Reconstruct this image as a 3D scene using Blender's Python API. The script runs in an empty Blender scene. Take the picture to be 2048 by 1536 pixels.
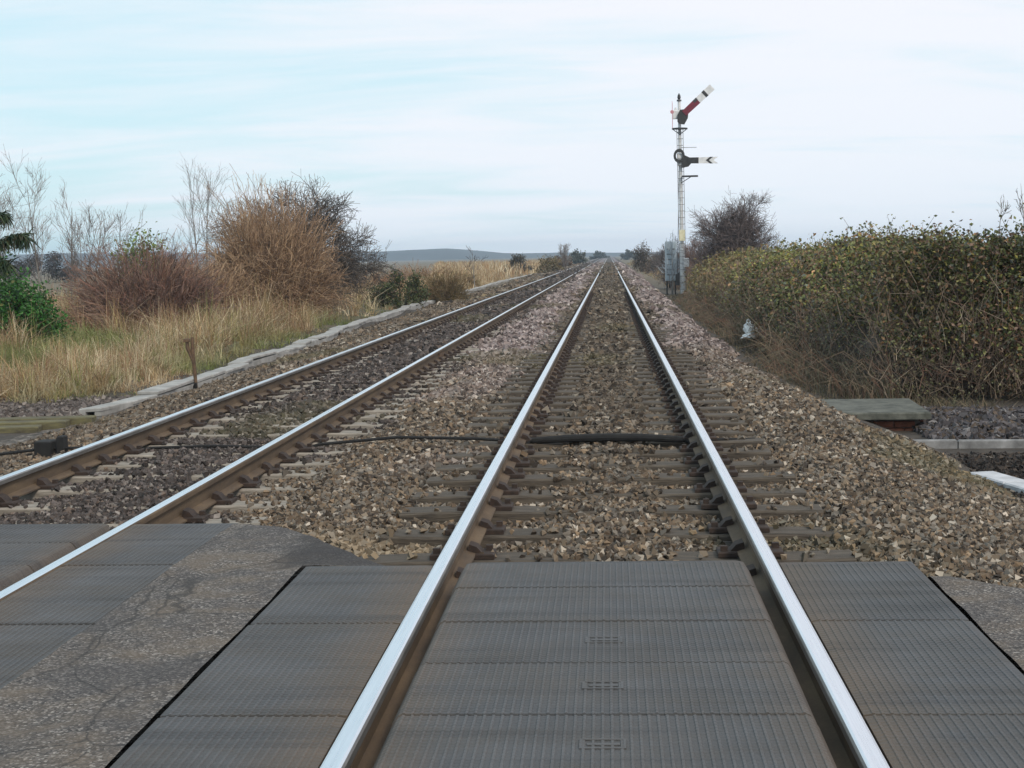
import bpy, math, numpy as np
from mathutils import Matrix, Vector

# ------------------------------------------------------------------ camera
sc = bpy.context.scene
COL = sc.collection
PITCH, YAW, ROLL = 0.0833859, 0.0650573, 0.0210598
cam_d = bpy.data.cameras.new('camera')
cam_d.sensor_width = 36.0
cam_d.lens = 3056.66 / 2048 * 36
cam_d.clip_start = 0.05
cam_d.clip_end = 20000
cam = bpy.data.objects.new('camera', cam_d)
COL.objects.link(cam)
fw = Vector((-math.sin(YAW)*math.cos(PITCH), math.cos(YAW)*math.cos(PITCH), -math.sin(PITCH)))
rt = Vector((math.cos(YAW), math.sin(YAW), 0))
up = rt.cross(fw)
r2 = rt*math.cos(ROLL) - up*math.sin(ROLL)
u2 = rt*math.sin(ROLL) + up*math.cos(ROLL)
m = Matrix((r2, u2, -fw)).transposed().to_4x4()
m.translation = (0.043, 0, 1.4037)
cam.matrix_world = m
sc.camera = cam

# ------------------------------------------------------------------ node helper
class NT:
    def __init__(s, nt):
        s.nt = nt
    def n(s, typ, ins=None, **props):
        nd = s.nt.nodes.new(typ)
        for k, v in props.items():
            setattr(nd, k, v)
        for k, v in (ins or {}).items():
            sock = nd.inputs[k]
            if isinstance(v, bpy.types.NodeSocket):
                s.nt.links.new(v, sock)
            else:
                sock.default_value = v
        return nd
    def math(s, op, a, b=0.0, c=0.0, clamp=False):
        nd = s.n('ShaderNodeMath', {0: a, 1: b, 2: c}, operation=op)
        nd.use_clamp = clamp
        return nd.outputs[0]
    def mix(s, f, a, b, blend='MIX'):
        nd = s.n('ShaderNodeMix', data_type='RGBA', blend_type=blend)
        for k, v in ((0, f), (6, a), (7, b)):
            if isinstance(v, bpy.types.NodeSocket):
                s.nt.links.new(v, nd.inputs[k])
            else:
                nd.inputs[k].default_value = v if k == 0 else (tuple(v) + (1,))[:4]
        return nd.outputs[2]
    def ramp(s, f, stops):
        nd = s.n('ShaderNodeValToRGB', {0: f})
        e = nd.color_ramp.elements
        while len(e) < len(stops):
            e.new(0.5)
        for el, (p, c) in zip(e, stops):
            el.position = p
            el.color = (tuple(c) + (1,))[:4] if hasattr(c, '__len__') else (c, c, c, 1)
        return nd.outputs[0]
    def noise(s, vec, scale, detail=4, rough=0.55, out=0, dist=0.0):
        ins = {'Scale': scale, 'Detail': detail, 'Roughness': rough, 'Distortion': dist}
        if vec is not None:
            ins['Vector'] = vec
        return s.n('ShaderNodeTexNoise', ins).outputs[out]
    def mapping(s, vec, scale=(1, 1, 1), loc=(0, 0, 0), rot=(0, 0, 0)):
        return s.n('ShaderNodeMapping', {'Vector': vec, 'Scale': scale, 'Location': loc, 'Rotation': rot}).outputs[0]

# ------------------------------------------------------------------ world
SUN_AZ, SUN_EL = math.radians(150), math.radians(38)     # azimuth clockwise from +Y (the track), behind right
SKY_STRENGTH = 0.1
world = bpy.data.worlds.new('World')
sc.world = world
world.use_nodes = True
w = NT(world.node_tree)
world.node_tree.nodes.clear()
sky = w.n('ShaderNodeTexSky', sky_type='NISHITA', sun_disc=False, sun_elevation=SUN_EL,
          sun_rotation=SUN_AZ, air_density=1.0, dust_density=1.5, ozone_density=2.0)
tc = w.n('ShaderNodeTexCoord').outputs['Generated']
sep = w.n('ShaderNodeSeparateXYZ', {0: tc})
den = w.math('ADD', w.math('MAXIMUM', sep.outputs[2], 0.0), 0.16)
px = w.math('DIVIDE', sep.outputs[0], den)
py = w.math('DIVIDE', sep.outputs[1], den)
pv = w.n('ShaderNodeCombineXYZ', {0: px, 1: py, 2: 0.0}).outputs[0]
fine = w.noise(w.mapping(pv, (0.8, 2.2, 1), (0.3, 1.0, 0), (0, 0, -0.22)), 1.15, 7, 0.56, dist=0.5)
# the cloud sheet lies to the right of the line and thins out to the left
bank = w.math('ADD', 0.66, w.math('SUBTRACT', w.math('MULTIPLY', sep.outputs[0], 0.62), w.math('MULTIPLY', w.math('MINIMUM', sep.outputs[2], 0.22), 0.55)))
bank = w.math('MINIMUM', w.math('MAXIMUM', bank, 0.40), 0.66)
cm = w.math('ADD', bank, w.math('MULTIPLY', w.math('SUBTRACT', fine, 0.5), 0.85))
mask = w.n('ShaderNodeMapRange', {0: cm, 1: 0.27, 2: 0.68, 3: 0.0, 4: 1.0}, interpolation_type='SMOOTHSTEP').outputs[0]
low = w.n('ShaderNodeMapRange', {0: sep.outputs[2], 1: 0.0, 2: 0.16, 3: 1.0, 4: 0.0}).outputs[0]
cloud_c = w.mix(low, (9.3, 9.55, 10.2), (8.9, 9.6, 10.4))
blue = w.mix(0.75, sky.outputs[0], (7.3, 10.0, 10.9))
skyc = w.mix(mask, blue, cloud_c)
bg = w.n('ShaderNodeBackground', {0: skyc, 1: SKY_STRENGTH})
wo = w.n('ShaderNodeOutputWorld', {0: bg.outputs[0]})

# ------------------------------------------------------------------ sun
sun_d = bpy.data.lights.new('sun', 'SUN')
sun_d.energy = 2.2
sun_d.angle = math.radians(10)
sun_d.color = (1.0, 0.90, 0.76)
sun = bpy.data.objects.new('sun', sun_d)
COL.objects.link(sun)
sd = Vector((math.sin(SUN_AZ)*math.cos(SUN_EL), math.cos(SUN_AZ)*math.cos(SUN_EL), math.sin(SUN_EL)))
sun.rotation_euler = sd.to_track_quat('Z', 'Y').to_euler()

sc.view_settings.view_transform = 'Standard'
sc.view_settings.look = 'None'
sc.view_settings.exposure = 0.0
sc.view_settings.gamma = 1.0
sc.view_settings.use_curve_mapping = False
sc.cycles.use_denoising = True
sc.cycles.denoising_input_passes = 'RGB_ALBEDO_NORMAL'
sc.cycles.denoising_prefilter = 'ACCURATE'
sc.cycles.max_bounces = 6
sc.cycles.transparent_max_bounces = 4

# ------------------------------------------------------------------ materials
MATS = {}
def material(name, fn):
    mt = bpy.data.materials.new(name)
    mt.use_nodes = True
    mt.node_tree.nodes.clear()
    t = NT(mt.node_tree)
    b = t.n('ShaderNodeBsdfPrincipled')
    t.n('ShaderNodeOutputMaterial', {0: b.outputs[0]})
    fn(t, b, lambda k, v: (t.nt.links.new(v, b.inputs[k]) if isinstance(v, bpy.types.NodeSocket)
                           else setattr(b.inputs[k], 'default_value', v)))
    MATS[name] = mt
    return mt
def c4(c):
    return (c[0], c[1], c[2], 1)
def bump(t, h, strength, dist):
    return t.n('ShaderNodeBump', {'Height': h, 'Strength': strength, 'Distance': dist}).outputs[0]
def simple(name, a, b, scale=8, rough=0.8, metal=0.0, bump_s=0.3, bump_d=0.01, stretch=(1, 1, 1), detail=6):
    def fn(t, bs, set_):
        pos = t.n('ShaderNodeNewGeometry').outputs['Position']
        v = t.mapping(pos, stretch)
        n = t.noise(v, scale, detail, 0.65)
        set_('Base Color', t.ramp(n, [(0.3, a), (0.7, b)]))
        set_('Roughness', rough)
        set_('Metallic', metal)
        if bump_s:
            set_('Normal', bump(t, t.noise(v, scale*3, 4, 0.6), bump_s, bump_d))
    return material(name, fn)
def attr_mat(name, rough=0.85, trans=0.0, spec=0.3):
    def fn(t, bs, set_):
        a = t.n('ShaderNodeAttribute', attribute_name='col').outputs['Color']
        set_('Base Color', a)
        set_('Roughness', rough)
        set_('Specular IOR Level', spec)
        if trans:
            nt = t.nt
            out = [x for x in nt.nodes if x.type == 'OUTPUT_MATERIAL'][0]
            tr = t.n('ShaderNodeBsdfTranslucent', {0: a})
            mx = t.n('ShaderNodeMixShader', {0: trans, 1: bs.outputs[0], 2: tr.outputs[0]})
            nt.links.new(mx.outputs[0], out.inputs[0])
    return material(name, fn)

attr_mat('stone', 0.9)
attr_mat('twig', 0.9, spec=0.2)
attr_mat('blade', 0.75, 0.2, 0.2)
attr_mat('leaf', 0.55, 0.15, 0.35)

def f_bed(t, bs, set_):
    pos = t.n('ShaderNodeNewGeometry').outputs['Position']
    s = t.n('ShaderNodeSeparateXYZ', {0: pos})
    x, y = s.outputs[0], s.outputs[1]
    vor = t.n('ShaderNodeTexVoronoi', {'Vector': pos, 'Scale': 19.0})
    cell = t.n('ShaderNodeSeparateColor', {0: vor.outputs['Color']}).outputs[0]
    stones = t.ramp(cell, [(0.0, (.03, .025, .021)), (0.45, (.085, .07, .058)), (0.8, (.13, .11, .093)), (1.0, (.25, .225, .20))])
    pink = t.ramp(cell, [(0.0, (.06, .048, .049)), (0.5, (.17, .145, .148)), (1.0, (.32, .285, .29))])
    dark = t.ramp(cell, [(0.0, (.02, .018, .018)), (0.6, (.05, .045, .045)), (1.0, (.10, .09, .088))])
    brown = t.ramp(cell, [(0.0, (.026, .022, .018)), (0.6, (.068, .057, .047)), (1.0, (.12, .102, .086))])
    wob = t.noise(pos, 1.3, 3, 0.6)
    xw = t.math('ADD', x, t.math('MULTIPLY', t.math('SUBTRACT', wob, 0.5), 0.7))
    def band(c, hw):
        return t.n('ShaderNodeMapRange', {0: t.math('ABSOLUTE', t.math('SUBTRACT', xw, c)), 1: hw, 2: hw + 0.25, 3: 1.0, 4: 0.0}).outputs[0]
    far = t.n('ShaderNodeMapRange', {0: y, 1: 14.0, 2: 24.0, 3: 0.0, 4: 1.0}).outputs[0]
    c = t.mix(t.math('MULTIPLY', t.math('MAXIMUM', band(-1.75, 0.45), band(1.9, 0.75)), far), stones, pink)
    c = t.mix(t.math('MULTIPLY', band(0.0, 0.95), far), c, brown)
    c = t.mix(band(-3.46, 0.8), c, dark)
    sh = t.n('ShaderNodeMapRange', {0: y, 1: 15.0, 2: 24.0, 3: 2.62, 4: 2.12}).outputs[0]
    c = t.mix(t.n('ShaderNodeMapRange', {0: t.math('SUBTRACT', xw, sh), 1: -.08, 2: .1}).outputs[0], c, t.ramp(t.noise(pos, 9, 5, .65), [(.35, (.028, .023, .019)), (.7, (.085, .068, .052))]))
    set_('Base Color', c)
    set_('Roughness', 0.95)
    set_('Normal', bump(t, vor.outputs['Distance'], 0.9, 0.03))
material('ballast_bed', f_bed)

def f_terrain(t, bs, set_):
    pos = t.n('ShaderNodeNewGeometry').outputs['Position']
    s = t.n('ShaderNodeSeparateXYZ', {0: pos})
    n1 = t.noise(pos, 0.5, 6, 0.6)
    n2 = t.noise(pos, 6.0, 5, 0.65)
    field = t.ramp(t.noise(pos, 0.02, 6, 0.6), [(0.3, (.105, .085, .055)), (0.5, (.14, .11, .07)), (0.7, (.085, .09, .045))])
    soil = t.ramp(n2, [(0.3, (.022, .018, .015)), (0.7, (.07, .056, .044))])
    grass = t.ramp(n1, [(0.35, (.15, .11, .06)), (0.55, (.11, .11, .045)), (0.7, (.07, .09, .03))])
    left = t.n('ShaderNodeMapRange', {0: t.math('ADD', s.outputs[0], t.math('MULTIPLY', n1, 1.5)), 1: -6.6, 2: -7.6, 3: 0.0, 4: 1.0}).outputs[0]
    c = t.mix(left, soil, t.mix(t.math('MULTIPLY', n2, 0.7), grass, soil))
    far = t.n('ShaderNodeMapRange', {0: s.outputs[1], 1: 70, 2: 130, 3: 0.0, 4: 1.0}).outputs[0]
    c = t.mix(far, c, field)
    set_('Base Color', c)
    set_('Roughness', 0.95)
    set_('Normal', bump(t, n2, 0.8, 0.05))
material('terrain', f_terrain)

def f_asphalt(t, bs, set_):
    pos = t.n('ShaderNodeNewGeometry').outputs['Position']
    vor = t.n('ShaderNodeTexVoronoi', {'Vector': pos, 'Scale': 115.0})
    cell = t.n('ShaderNodeSeparateColor', {0: vor.outputs['Color']}).outputs[0]
    agg = t.ramp(cell, [(0.0, (.032, .029, .028)), (0.45, (.085, .075, .069)), (0.8, (.165, .146, .133)), (1.0, (.38, .35, .32))])
    big = t.noise(pos, 1.6, 5, 0.65)
    edge = t.noise(pos, 7.0, 4, 0.6)
    dirt = t.mix(t.ramp(t.math('MULTIPLY', big, edge), [(0.20, 0.0), (0.36, 0.7)]), agg, (.135, .105, .078))
    patch = t.mix(t.ramp(big, [(0.40, 0.6), (0.56, 0.0)]), dirt, (.048, .044, .046))
    sx = t.n('ShaderNodeSeparateXYZ', {0: pos})
    wob = t.math('MULTIPLY', t.math('SUBTRACT', edge, 0.5), 0.35)
    fresh = t.math('MULTIPLY', t.n('ShaderNodeMapRange', {0: t.math('ADD', sx.outputs[0], wob), 1: -1.62, 2: -1.45}).outputs[0], t.n('ShaderNodeMapRange', {0: t.math('ADD', sx.outputs[1], wob), 1: 6.85, 2: 6.98}).outputs[0])
    fresh = t.math('MULTIPLY', fresh, t.n('ShaderNodeMapRange', {0: sx.outputs[0], 1: 0.0, 2: 0.2, 3: 1.0, 4: 0.0}).outputs[0])
    patch = t.mix(t.math('MULTIPLY', fresh, 0.8), patch, (.022, .020, .022))
    cr = t.n('ShaderNodeTexVoronoi', {'Vector': t.mapping(t.n('ShaderNodeMix', {0: .12, 4: pos, 5: t.noise(pos, 3, 4, .6, out=1)}, data_type='VECTOR').outputs[1], (1.6, .8, 1)), 'Scale': 1.4}, feature='DISTANCE_TO_EDGE').outputs['Distance']
    patch = t.mix(t.ramp(cr, [(.0, .75), (.012, 0.0)]), patch, (.016, .015, .015))
    set_('Base Color', patch)
    set_('Roughness', 0.92)
    h = t.math('ADD', vor.outputs['Distance'], t.math('MULTIPLY', t.noise(pos, 180, 2, 0.5), 0.6))
    set_('Normal', bump(t, h, 0.8, 0.008))
material('asphalt', f_asphalt)

def f_rubber(t, bs, set_):
    pos = t.n('ShaderNodeNewGeometry').outputs['Position']
    s = t.n('ShaderNodeSeparateXYZ', {0: pos})
    oi = t.n('ShaderNodeObjectInfo').outputs['Random']
    n = t.noise(pos, 2.2, 6, 0.65)
    f = t.noise(pos, 90, 3, 0.6)
    base = t.ramp(n, [(0.3, (.042, .045, .050)), (0.7, (.084, .087, .093))])
    base = t.mix(t.math('MULTIPLY', f, 0.35), base, (.15, .15, .155))
    base = t.mix(t.math('MULTIPLY', oi, 0.28), base, (.050, .050, .052))
    oz = t.n('ShaderNodeSeparateXYZ', {0: t.n('ShaderNodeTexCoord').outputs['Object']}).outputs[2]
    worn = t.n('ShaderNodeMapRange', {0: oz, 1: -.0026, 2: -.0006, 3: 0.0, 4: 0.22}).outputs[0]
    base = t.mix(t.math('MULTIPLY', worn, t.math('ADD', n, 0.35)), base, (.165, .168, .175))
    # rust dust spread from the rails
    d = None
    for rx in (-4.21, -2.71, -0.7525, 0.7525):
        a = t.math('ABSOLUTE', t.math('SUBTRACT', s.outputs[0], rx))
        d = a if d is None else t.math('MINIMUM', d, a)
    st = t.n('ShaderNodeMapRange', {0: t.math('ADD', d, t.math('MULTIPLY', t.noise(pos, 4, 4, 0.6), 0.22)), 1: 0.14, 2: 0.40, 3: 0.62, 4: 0.0}).outputs[0]
    base = t.mix(st, base, (.13, .088, .052))
    dirt = t.ramp(t.noise(t.mapping(pos, (1.2, 2.5, 1)), 1.7, 8, 0.7), [(0.42, 0.0), (0.68, 0.6)])
    base = t.mix(dirt, base, (.075, .066, .056))
    scuff = t.ramp(t.noise(t.mapping(pos, (.35, 5.5, 1)), 1.3, 6, .65), [(.50, 0.0), (.66, .5)])
    base = t.mix(scuff, base, (.030, .030, .032))
    grit = t.ramp(t.noise(pos, 260, 2, .5), [(.66, 0.0), (.76, .7)])
    base = t.mix(t.math('MULTIPLY', grit, t.ramp(n, [(.4, .2), (.6, 1.0)])), base, (.24, .20, .16))
    set_('Base Color', base)
    set_('Roughness', 0.72)
    set_('Specular IOR Level', 0.35)
    wv = t.n('ShaderNodeTexWave', {'Vector': pos, 'Scale': 11.0, 'Distortion': 0.0}, wave_type='BANDS', bands_direction='Y').outputs['Fac']
    set_('Normal', bump(t, t.math('ADD', t.math('MULTIPLY', wv, 0.5), f), 0.8, 0.005))
material('rubber', f_rubber)

def f_railtop(t, bs, set_):
    pos = t.n('ShaderNodeNewGeometry').outputs['Position']
    n = t.noise(t.mapping(pos, (40, 0.6, 40)), 3, 4, 0.6)
    set_('Base Color', t.ramp(n, [(0.2, (.66, .68, .72)), (0.8, (.86, .88, .92))]))
    set_('Metallic', 1.0)
    set_('Roughness', t.ramp(n, [(0.2, 0.22), (0.8, 0.36)]))
material('rail_top', f_railtop)
def f_rust(t, bs, set_):
    pos = t.n('ShaderNodeNewGeometry').outputs['Position']
    n = t.noise(t.mapping(pos, (3, 0.8, 3)), 3, 6, 0.65)
    f = t.noise(pos, 60, 4, 0.6)
    c = t.ramp(n, [(0.3, (.060, .042, .028)), (0.5, (.125, .084, .048)), (0.72, (.21, .145, .080))])
    set_('Base Color', t.mix(t.math('MULTIPLY', f, 0.8), c, (.060, .045, .034)))
    set_('Roughness', 0.85)
    set_('Normal', bump(t, f, 0.4, 0.003))
material('rail_rust', f_rust)
simple('rail_worn', (.20, .19, .18), (.36, .35, .34), 20, 0.42, 0.8, 0.1, 0.002, (1, .2, 1))
simple('chair_iron', (.016, .011, .010), (.048, .030, .022), 25, 0.85, 0, 0.5, 0.004)
simple('timber', (.032, .026, .021), (.115, .094, .072), 14, 0.9, 0, 0.7, 0.01, (.35, 3, 3))
simple('pale_timber', (.15, .132, .11), (.36, .325, .28), 14, 0.9, 0, 0.7, 0.01, (.35, 3, 3))
simple('concrete', (.20, .195, .185), (.40, .395, .38), 3, 0.9, 0, 0.5, 0.006)
simple('damp_concrete', (.032, .035, .028), (.14, .142, .12), 7, 0.85, 0, 0.5, 0.006)
simple('stained_concrete', (.10, .10, .10), (.30, .30, .30), 5, 0.9, 0, 0.6, 0.008)
simple('white_concrete', (.34, .35, .37), (.56, .57, .60), 6, 0.85, 0, 0.4, 0.005)
simple('mossy_timber', (.045, .038, .030), (.16, .145, .065), 7, 0.9, 0, 0.7, 0.012, (.5, 2, 2))
simple('black_plastic', (.006, .006, .007), (.016, .016, .016), 12, 0.9, 0, 0.2, 0.003)
simple('brick', (.11, .042, .028), (.24, .095, .055), 18, 0.9, 0, 0.5, 0.005)
simple('mortar', (.14, .13, .115), (.24, .22, .20), 18, 0.95, 0, 0.4, 0.005)
simple('white_paint', (.52, .53, .54), (.74, .75, .76), 7, 0.5, 0, 0.15, 0.003)
simple('cream_paint', (.62, .58, .38), (.80, .77, .58), 7, 0.5, 0, 0.1, 0.003)
simple('black_paint', (.012, .013, .014), (.035, .036, .037), 9, 0.5, 0, 0.1, 0.003)
simple('red_paint', (.10, .008, .022), (.19, .014, .034), 6, 0.45, 0, 0.1, 0.003)
simple('grey_steel', (.16, .17, .18), (.30, .31, .32), 9, 0.55, 0.3, 0.2, 0.003)
simple('cabinet_grey', (.34, .41, .46), (.50, .57, .62), 4, 0.5, 0, 0.15, 0.003)
simple('pink_lens', (.45, .18, .22), (.60, .28, .32), 4, 0.3, 0, 0, 0)
simple('rust_metal', (.055, .035, .022), (.15, .09, .05), 14, 0.85, 0, 0.4, 0.004)
simple('white_plastic', (.80, .82, .84), (.90, .91, .92), 8, 0.45, 0, 0.2, 0.004)
simple('orange_plastic', (.45, .10, .03), (.60, .18, .06), 8, 0.5, 0, 0.2, 0.004)
simple('bark', (.035, .028, .024), (.095, .078, .065), 20, 0.9, 0, 0.6, 0.01, (1, 1, .3))
simple('pale_bark', (.13, .12, .11), (.26, .245, .225), 20, 0.9, 0, 0.5, 0.006, (1, 1, .3))
simple('hill', (.030, .038, .042), (.055, .062, .062), 0.012, 0.95, 0, 0, 0)
simple('thicket', (.03, .022, .018), (.09, .066, .05), 9, 0.95, 0, 0.8, 0.05)

# ------------------------------------------------------------------ mesh helpers
WLOC = {}
def link(o, parent=None):
    COL.objects.link(o)
    if parent is not None:
        o.parent = parent
    return o
def tag(o, label=None, cat=None, group=None, kind=None):
    for k, v in (('label', label), ('category', cat), ('group', group), ('kind', kind)):
        if v:
            o[k] = v
    return o
def empty(name, loc, label, cat, group=None):
    o = bpy.data.objects.new(name, None)
    o.location = loc
    o.empty_display_size = 0.3
    COL.objects.link(o)
    WLOC[o.name] = np.array(loc, float)
    return tag(o, label, cat, group)
def root_loc(o):
    while o.parent is not None:
        o = o.parent
    return WLOC.get(o.name, np.zeros(3))
def mesh(name, V, F, mats, col=None, midx=None, smooth=False):
    V = np.ascontiguousarray(V, np.float32)
    me = bpy.data.meshes.new(name)
    if isinstance(F, np.ndarray):
        k = F.shape[1]
        me.vertices.add(len(V)); me.loops.add(F.size); me.polygons.add(len(F))
        me.vertices.foreach_set('co', V.ravel())
        me.loops.foreach_set('vertex_index', np.ascontiguousarray(F, np.int32).ravel())
        me.polygons.foreach_set('loop_start', np.arange(0, F.size, k, dtype=np.int32))
        me.polygons.foreach_set('loop_total', np.full(len(F), k, np.int32))
        me.update(calc_edges=True)
    else:
        me.from_pydata([tuple(map(float, v)) for v in V], [], F)
        me.update()
    for mm in (mats if isinstance(mats, (list, tuple)) else [mats]):
        me.materials.append(MATS[mm])
    if col is not None:
        a = me.attributes.new('col', 'FLOAT_COLOR', 'POINT')
        cc = np.ones((len(V), 4), np.float32)
        cc[:, :3] = col
        a.data.foreach_set('color', cc.ravel())
    if midx is not None:
        me.polygons.foreach_set('material_index', np.asarray(midx, np.int32))
    me.polygons.foreach_set('use_smooth', np.full(len(me.polygons), bool(smooth)))
    return me
def obj(name, V, F, mats, parent=None, **kw):
    """V in world coordinates; stored relative to the thing it belongs to"""
    V = np.asarray(V, float)
    if parent is not None:
        V = V - root_loc(parent)
    o = bpy.data.objects.new(name, mesh(name, V, F, mats, **kw))
    link(o, parent)
    if parent is None:
        WLOC[o.name] = np.zeros(3)
    return o
def box(x0, x1, y0, y1, z0, z1, bev=0.0):
    """a box with its upper edges bevelled when bev > 0"""
    if bev <= 0:
        V = [(x, y, z) for z in (z0, z1) for x, y in ((x0, y0), (x1, y0), (x1, y1), (x0, y1))]
        F = [(3, 2, 1, 0), (4, 5, 6, 7), (0, 1, 5, 4), (1, 2, 6, 5), (2, 3, 7, 6), (3, 0, 4, 7)]
        return np.array(V), F
    V = [(x, y, z0) for x, y in ((x0, y0), (x1, y0), (x1, y1), (x0, y1))]
    V += [(x, y, z1-bev) for x, y in ((x0, y0), (x1, y0), (x1, y1), (x0, y1))]
    V += [(x, y, z1) for x, y in ((x0+bev, y0+bev), (x1-bev, y0+bev), (x1-bev, y1-bev), (x0+bev, y1-bev))]
    F = [(3, 2, 1, 0), (8, 9, 10, 11)]
    for k in (0, 4):
        F += [(k+i, k+(i+1) % 4, k+4+(i+1) % 4, k+4+i) for i in range(4)]
    return np.array(V), F
def join(parts):
    Vs, Fs, o = [], [], 0
    for V, F in parts:
        Vs.append(np.asarray(V, float))
        Fs += [tuple(i+o for i in f) for f in F]
        o += len(V)
    return np.concatenate(Vs), Fs
def xf(VF, loc=(0, 0, 0), rz=0.0, rx=0.0, ry=0.0):
    V, F = VF
    M = Matrix.Rotation(rz, 3, 'Z') @ Matrix.Rotation(ry, 3, 'Y') @ Matrix.Rotation(rx, 3, 'X')
    return np.asarray(V) @ np.array(M).T + np.array(loc), F
def tube(P, R, n=8, cap=True):
    P = np.asarray(P, float)
    R = np.broadcast_to(R, (len(P),))
    V, F = [], []
    T = np.gradient(P, axis=0)
    for i, (p, t) in enumerate(zip(P, T)):
        t = t/np.linalg.norm(t)
        a = np.cross(t, (0, 0, 1) if abs(t[2]) < 0.9 else (1, 0, 0)); a /= np.linalg.norm(a)
        b = np.cross(t, a)
        for k in range(n):
            an = 2*math.pi*k/n
            V.append(p + R[i]*(math.cos(an)*a + math.sin(an)*b))
    for i in range(len(P)-1):
        for k in range(n):
            F.append((i*n+k, i*n+(k+1) % n, (i+1)*n+(k+1) % n, (i+1)*n+k))
    if cap:
        F += [tuple(range(n))[::-1], tuple(range((len(P)-1)*n, len(P)*n))]
    return np.array(V), F
def poly_prism(pts, y0, y1):
    """outline in x,z extruded along y"""
    n = len(pts)
    V = [(x, y0, z) for x, z in pts] + [(x, y1, z) for x, z in pts]
    F = [tuple(range(n)), tuple(range(n, 2*n))[::-1]] + [(i, i+n, (i+1) % n+n, (i+1) % n) for i in range(n)]
    return np.array(V), F
def grid(X, Y, Z):
    ny, nx = X.shape
    V = np.stack([X, Y, Z], -1).reshape(-1, 3)
    i = np.arange(ny*nx).reshape(ny, nx)
    F = np.stack([i[:-1, :-1], i[:-1, 1:], i[1:, 1:], i[1:, :-1]], -1).reshape(-1, 4)
    return V, F
def vnoise(x, y, seed=0, s=1.0, oct=3):
    """cheap smooth value noise, about -1..1"""
    r = np.random.default_rng(seed)
    out = 0
    for o in range(oct):
        k = s*2**o
        for _ in range(3):
            a = r.uniform(0, 2*math.pi); ph = r.uniform(0, 6.28)
            out = out + np.sin((x*math.cos(a) + y*math.sin(a))*k*r.uniform(.7, 1.4) + ph)*0.5**o/2.6
    return out
def strands(P, R, sides=3):
    N, K, _ = P.shape
    T = P[:, -1]-P[:, 0]
    T = T/(np.linalg.norm(T, axis=1, keepdims=True)+1e-9)
    ref = np.where(np.abs(T[:, 2:3]) < .9, np.array([[0, 0, 1.]]), np.array([[1., 0, 0]]))
    a = np.cross(T, ref); a /= np.linalg.norm(a, axis=1, keepdims=True)+1e-9
    b = np.cross(T, a)
    an = 2*math.pi*np.arange(sides)/sides
    off = (np.cos(an)[None, :, None]*a[:, None] + np.sin(an)[None, :, None]*b[:, None])
    V = P[:, :, None, :] + R[:, :, None, None]*off[:, None]
    i = np.arange(N*K*sides).reshape(N, K, sides)
    j = np.roll(i, -1, 2)
    F = np.stack([i[:, :-1], j[:, :-1], j[:, 1:], i[:, 1:]], -1).reshape(-1, 4)
    return V.reshape(-1, 3), F
def merge(lst):
    o, Vs, Fs, Cs = 0, [], [], []
    for it in lst:
        Vs.append(it[0]); Fs.append(it[1]+o); o += len(it[0])
        if len(it) > 2:
            Cs.append(it[2])
    return np.concatenate(Vs), np.concatenate(Fs), (np.concatenate(Cs) if Cs else None)
def pick(rng, n, cols, weights, jit=0.18):
    c = np.array(cols)[rng.choice(len(cols), n, p=np.array(weights)/sum(weights))]
    return c*rng.uniform(1-jit, 1+jit, (n, 1))
def norm(a):
    return a/(np.linalg.norm(a, axis=-1, keepdims=True)+1e-9)
def grow(rng, P, R, n, length, spread, upw, K, t0=.3, t1=1., curl=.25, rr=.6, rmin=.002):
    N, Kp, _ = P.shape
    idx = np.repeat(np.arange(N), n)
    t = rng.uniform(t0, t1, len(idx))
    f = t*(Kp-1); i = np.minimum(f.astype(int), Kp-2); u = (f-i)[:, None]
    p = P[idx, i]*(1-u) + P[idx, i+1]*u
    tan = norm(P[idx, i+1]-P[idx, i])
    r0 = (R[idx, i]*(1-u[:, 0]) + R[idx, i+1]*u[:, 0])*rr
    perp = rng.normal(size=(len(idx), 3)); perp = norm(perp - (perp*tan).sum(1, keepdims=True)*tan)
    sp = spread*rng.uniform(.6, 1.3, (len(idx), 1))
    d = norm(tan*np.cos(sp) + perp*np.sin(sp))
    L = length*rng.uniform(.55, 1.2, (len(idx), 1))*(1.15-.5*t[:, None])
    out = [p]
    for k in range(1, K):
        d = norm(d + np.array([[0, 0, upw/K]]) + rng.normal(size=d.shape)*curl/K**.5)
        out.append(out[-1] + d*L/(K-1))
    Q = np.stack(out, 1)
    rad = np.maximum(r0[:, None]*np.linspace(1, .35, K)[None], rmin)
    return Q, rad
def dome_stems(rng, base, n, rx, ry, h, K=6, spread0=.3, r=.03, lean=(0, 0), lo=.1, boxy=1.0):
    az = rng.uniform(0, 2*math.pi, n)
    el = np.arcsin(rng.uniform(lo, 1, n))
    ph = rng.uniform(0, 6.28, 4)
    q = rng.uniform(.75, 1.0, n)*(1 + (boxy < 1)*(.10*np.sin(3*az+ph[0]+2*el) + .07*np.sin(5*az+ph[1])*np.cos(4*el+ph[2]) + .06*np.sin(9*az+6*el+ph[3])))
    tgt = np.stack([np.cos(az)*np.cos(el)**boxy*rx*q+lean[0], np.sin(az)*np.cos(el)**boxy*ry*q+lean[1], np.sin(el)*h*q], 1)
    s = np.stack([tgt[:, 0]*spread0, tgt[:, 1]*spread0, np.zeros(n)], 1)
    c = np.stack([tgt[:, 0]*.75, tgt[:, 1]*.75, tgt[:, 2]*.75+.15*h], 1)*np.array([[.8, .8, .85]])
    t = np.linspace(0, 1, K)[None, :, None]
    P = s[:, None]*(1-t)**2 + 2*c[:, None]*t*(1-t) + tgt[:, None]*t**2
    P = P + rng.normal(size=P.shape)*.03*h*t
    R = r*rng.uniform(.6, 1.2, (n, 1))*np.linspace(1, .3, K)[None]
    return P + np.array(base), R
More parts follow.
